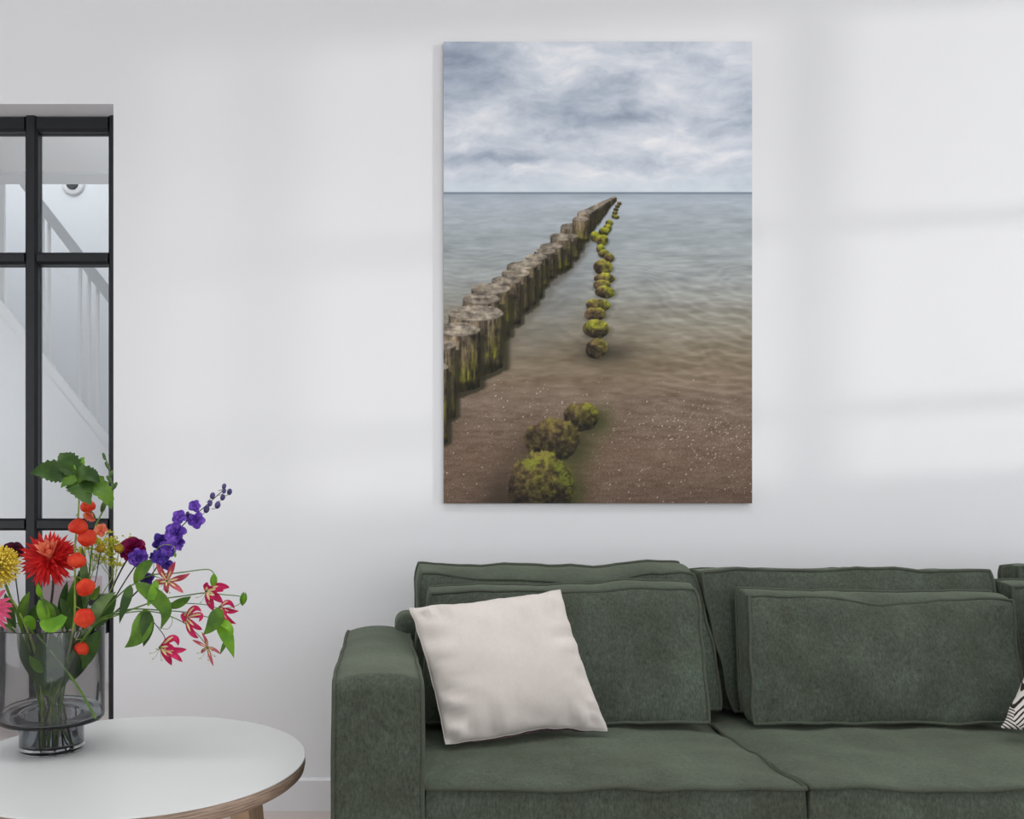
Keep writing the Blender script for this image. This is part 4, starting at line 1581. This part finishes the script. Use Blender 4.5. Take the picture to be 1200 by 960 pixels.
lilybud(f, 285, 703, 7, -0.04, (0.15, 0, 1))
leaf(f, LEAF, [A(197, 711, -0.06), A(210, 710, -0.07), A(224, 699, -0.07)], 11, (0.2, -1, 0.5), 'lance')
# third vine
f = flower('flame_lily_vine', 'flame lily vine ending in drooping light green leaves, curled magenta bloom midway', G)
stem(f, [A(73, 800, -0.03), A(108, 735, -0.06), A(132, 719, -0.07), A(155, 714, -0.07), A(185, 715, -0.07), A(216, 717.5, -0.06), A(238, 722, -0.06), A(256, 727, -0.06)], STEMG, 0.0022, 0.0010)
flame(f, (218, 724), -0.065, ((236, 717, 228, 706), (233, 729, 243, 716), (237, 738, 227, 735), (233, 748, 222, 744), (216, 731, 214, 716)), MAGENTA, 4, stamens=False, wpx=7)
leaf(f, LEAF, [A(169, 714, -0.07), A(170, 735, -0.11), A(166, 748, -0.11), A(146, 759, -0.10)], 27, (0, -1, 0.1), 'leaf', nu=14)
leaf(f, LEAFD, [A(170, 716, -0.08), A(176, 735, -0.115), A(168, 758, -0.10)], 18, (0.2, -1, 0.1), 'leaf')
leaf(f, LEAF, [A(255, 712, -0.06), A(256, 730, -0.09), A(238, 744, -0.08)], 20, (0.1, -1, 0.2), 'leaf')
leaf(f, LEAFB, [A(256, 727, -0.06), A(266, 740, -0.09), A(274, 771, -0.08)], 19, (0.1, -1, 0.2), 'leaf', wave=0.3)
leaf(f, LEAFB, [A(257, 728, -0.07), A(270, 732, -0.10), A(273, 744, -0.09)], 11, (0.1, -1, 0.6), 'leaf', wave=0.3)
leaf(f, LEAF, [A(268, 745, -0.07), A(263, 755, -0.08), A(258, 767, -0.08)], 5, None, 'lance')
stem(f, [A(194, 716, -0.065), A(202, 726, -0.08), A(197, 737, -0.08), A(186, 735, -0.08), A(180, 730, -0.08)], STEMG, 0.0007, 0.0005, 'tendril', foot=False)
# lowest vine
f = flower('flame_lily_vine', 'lowest flame lily vine with a red bloom and a spidery green bloom hanging', G)
stem(f, [A(72, 800, -0.04), A(106, 737, -0.07), A(132, 723, -0.08), A(158, 717, -0.08), A(185, 718, -0.08), A(212, 728, -0.075), A(230, 742, -0.07), A(243, 757, -0.07)], STEMG, 0.0022, 0.0010)
stem(f, [A(172, 716, -0.08), A(180, 729, -0.085), A(193, 747, -0.085), A(188, 757, -0.085)], STEMD, 0.001, 0.0009, 'side_stem', foot=False)
flame(f, (188, 759), -0.085, ((209, 757, 207, 738), (219, 761, 204, 765), (214, 776, 203, 766), (201, 780, 196, 768), (205, 762, 198, 756)), MAGENTA, 5, wpx=8)
flame(f, (243, 759), -0.07, ((225, 750, 234, 754), (236, 741, 243, 750), (259, 767, 250, 759), (250, 781, 246, 769), (236, 766, 237, 762)), ROSE, 6, wpx=3.6)

# --- foliage at the vase mouth
f = flower('foliage_stem', 'broad grey green leaves at the vase mouth under the delphinium')
stem(f, [A(70, 800, -0.03), A(96, 745, -0.05), A(112, 722, -0.06)], STEMG, 0.003, 0.0018)
leaf(f, LEAFG, [A(108, 736, -0.07), A(108, 712, -0.09), A(136, 694, -0.08)], 17, (-0.3, -1, 0.4), 'lance')
leaf(f, LEAFD, [A(109, 736, -0.05), A(122, 716, -0.06), A(136, 697, -0.05)], 19, (0.3, -1, 0.1), 'lance')
leaf(f, LEAF, [A(106, 702, -0.06), A(112, 697, -0.07), A(117, 686, -0.07)], 11, None, 'leaf')
leaf(f, LEAFD, [A(88, 790, -0.05), A(104, 760, -0.06), A(118, 738, -0.05)], 20, (0.2, -1, 0.1), 'lance')
leaf(f, LEAFD, [A(84, 800, -0.02), A(100, 770, -0.02), A(110, 732, -0.02)], 18, None, 'lance')
f = flower('foliage_stem', 'foliage with a rounded bright leaf folded over the vase rim')
stem(f, [A(60, 800, -0.05), A(58, 740, -0.07), A(54, 715, -0.08), A(48, 694, -0.08)], STEMG, 0.003, 0.0016)
leaf(f, LEAFB, [A(76, 722, -0.115), A(62, 742, -0.13), A(48, 728, -0.12)], 17, (0, -1, 0.35), 'round', cup=0.4)
leaf(f, LEAFB, [A(56, 735, -0.09), A(50, 715, -0.10), A(46, 703, -0.10)], 13, None, 'lance')
leaf(f, LEAF, [A(62, 728, -0.08), A(60, 712, -0.10), A(47, 700, -0.10)], 12, (0.4, -1, 0.1), 'leaf')
leaf(f, LEAFB, [A(48, 700, -0.08), A(45, 692, -0.09), A(44, 683, -0.09)], 8, None, 'leaf')
leaf(f, LEAFD, [A(66, 800, -0.06), A(70, 770, -0.07), A(58, 740, -0.07)], 26, (0.1, -1, 0), 'leaf')
leaf(f, LEAFD, [A(56, 812, -0.05), A(44, 780, -0.06), A(50, 744, -0.06)], 22, (-0.1, -1, 0), 'leaf')
leaf(f, LEAFB, [A(50, 790, -0.07), A(40, 778, -0.08), A(34, 770, -0.08)], 12, None, 'leaf')
f = flower('foliage_stem', 'tall narrow dark leaves standing behind the lantern branch')
stem(f, [A(62, 800, 0.02), A(74, 735, 0.02), A(82, 690, 0.02)], STEMG, 0.003, 0.0016)
for (a, b, c_, wd, m) in (((72, 736, 0.02), (72, 708, 0), (79, 681, 0), 11, LEAFD), ((80, 738, 0.01), (82, 705, 0), (92, 672, -0.01), 12, LEAF), ((86, 738, -0.02), (80, 715, -0.03), (70, 700, -0.03), 12, LEAFD),
                          ((90, 740, 0.02), (96, 710, 0.01), (92, 668, 0.01), 10, LEAFG), ((68, 735, -0.04), (66, 720, -0.05), (60, 706, -0.05), 11, LEAFD), ((78, 738, -0.05), (84, 725, -0.06), (82, 712, -0.06), 14, LEAFD), ((82, 800, 0), (84, 770, 0), (78, 736, 0.01), 18, LEAFD)):
    leaf(f, m, [A(*a), A(*b), A(*c_)], wd, None, 'lance')
f = flower('foliage_stem', 'green leaves and stalks at the vase rim below the yellow flower')
stem(f, [A(48, 800, -0.04), A(34, 745, -0.06), A(22, 716, -0.06), A(12, 700, -0.05)], STEMY, 0.0034, 0.002)
for (a, b, c_, wd, m) in (((24, 736, -0.05), (24, 712, -0.07), (35, 693, -0.06), 11, LEAF), ((40, 738, -0.07), (34, 722, -0.09), (27, 728, -0.09), 12, LEAFB), ((36, 735, -0.06), (38, 716, -0.07), (49, 708, -0.07), 12, LEAFD),
                          ((18, 736, -0.05), (10, 715, -0.06), (6, 695, -0.06), 10, LEAFD), ((12, 738, -0.05), (14, 720, -0.05), (8, 706, -0.05), 9, LEAF), ((40, 800, -0.04), (28, 770, -0.05), (20, 745, -0.05), 12, LEAFD)):
    leaf(f, m, [A(*a), A(*b), A(*c_)], wd, None, 'lance')
f = flower('grass_stem', 'single green stalk crossing diagonally inside the vase')
stem(f, [at(112, 842, 1.95), at(88, 800, 1.93), at(60, 765, 1.93), at(36, 738, 1.95), at(22, 706, 1.95)], STEMG, 0.0032, 0.0022, foot=False)
f = flower('foliage_stem', 'short dark leafy sprig standing wholly inside the glass vase')
stem(f, [A(60, 830), A(56, 780, -0.02), A(60, 748, -0.02)], STEMG, 0.003, 0.002)
for (a, b, c_, wd, m) in (((58, 815, -0.02), (44, 790, -0.03), (36, 752, -0.03), 17, LEAFD), ((60, 815, 0.02), (66, 785, 0.03), (70, 748, 0.02), 22, LEAFD), ((58, 820, -0.03), (54, 795, -0.05), (62, 765, -0.05), 20, LEAF),
                          ((64, 812, -0.02), (80, 790, -0.03), (90, 752, -0.03), 18, LEAFD), ((56, 800, 0.03), (48, 770, 0.04), (52, 740, 0.03), 18, LEAF)):
    leaf(f, m, [A(*a), A(*b), A(*c_)], wd, None, 'leaf')
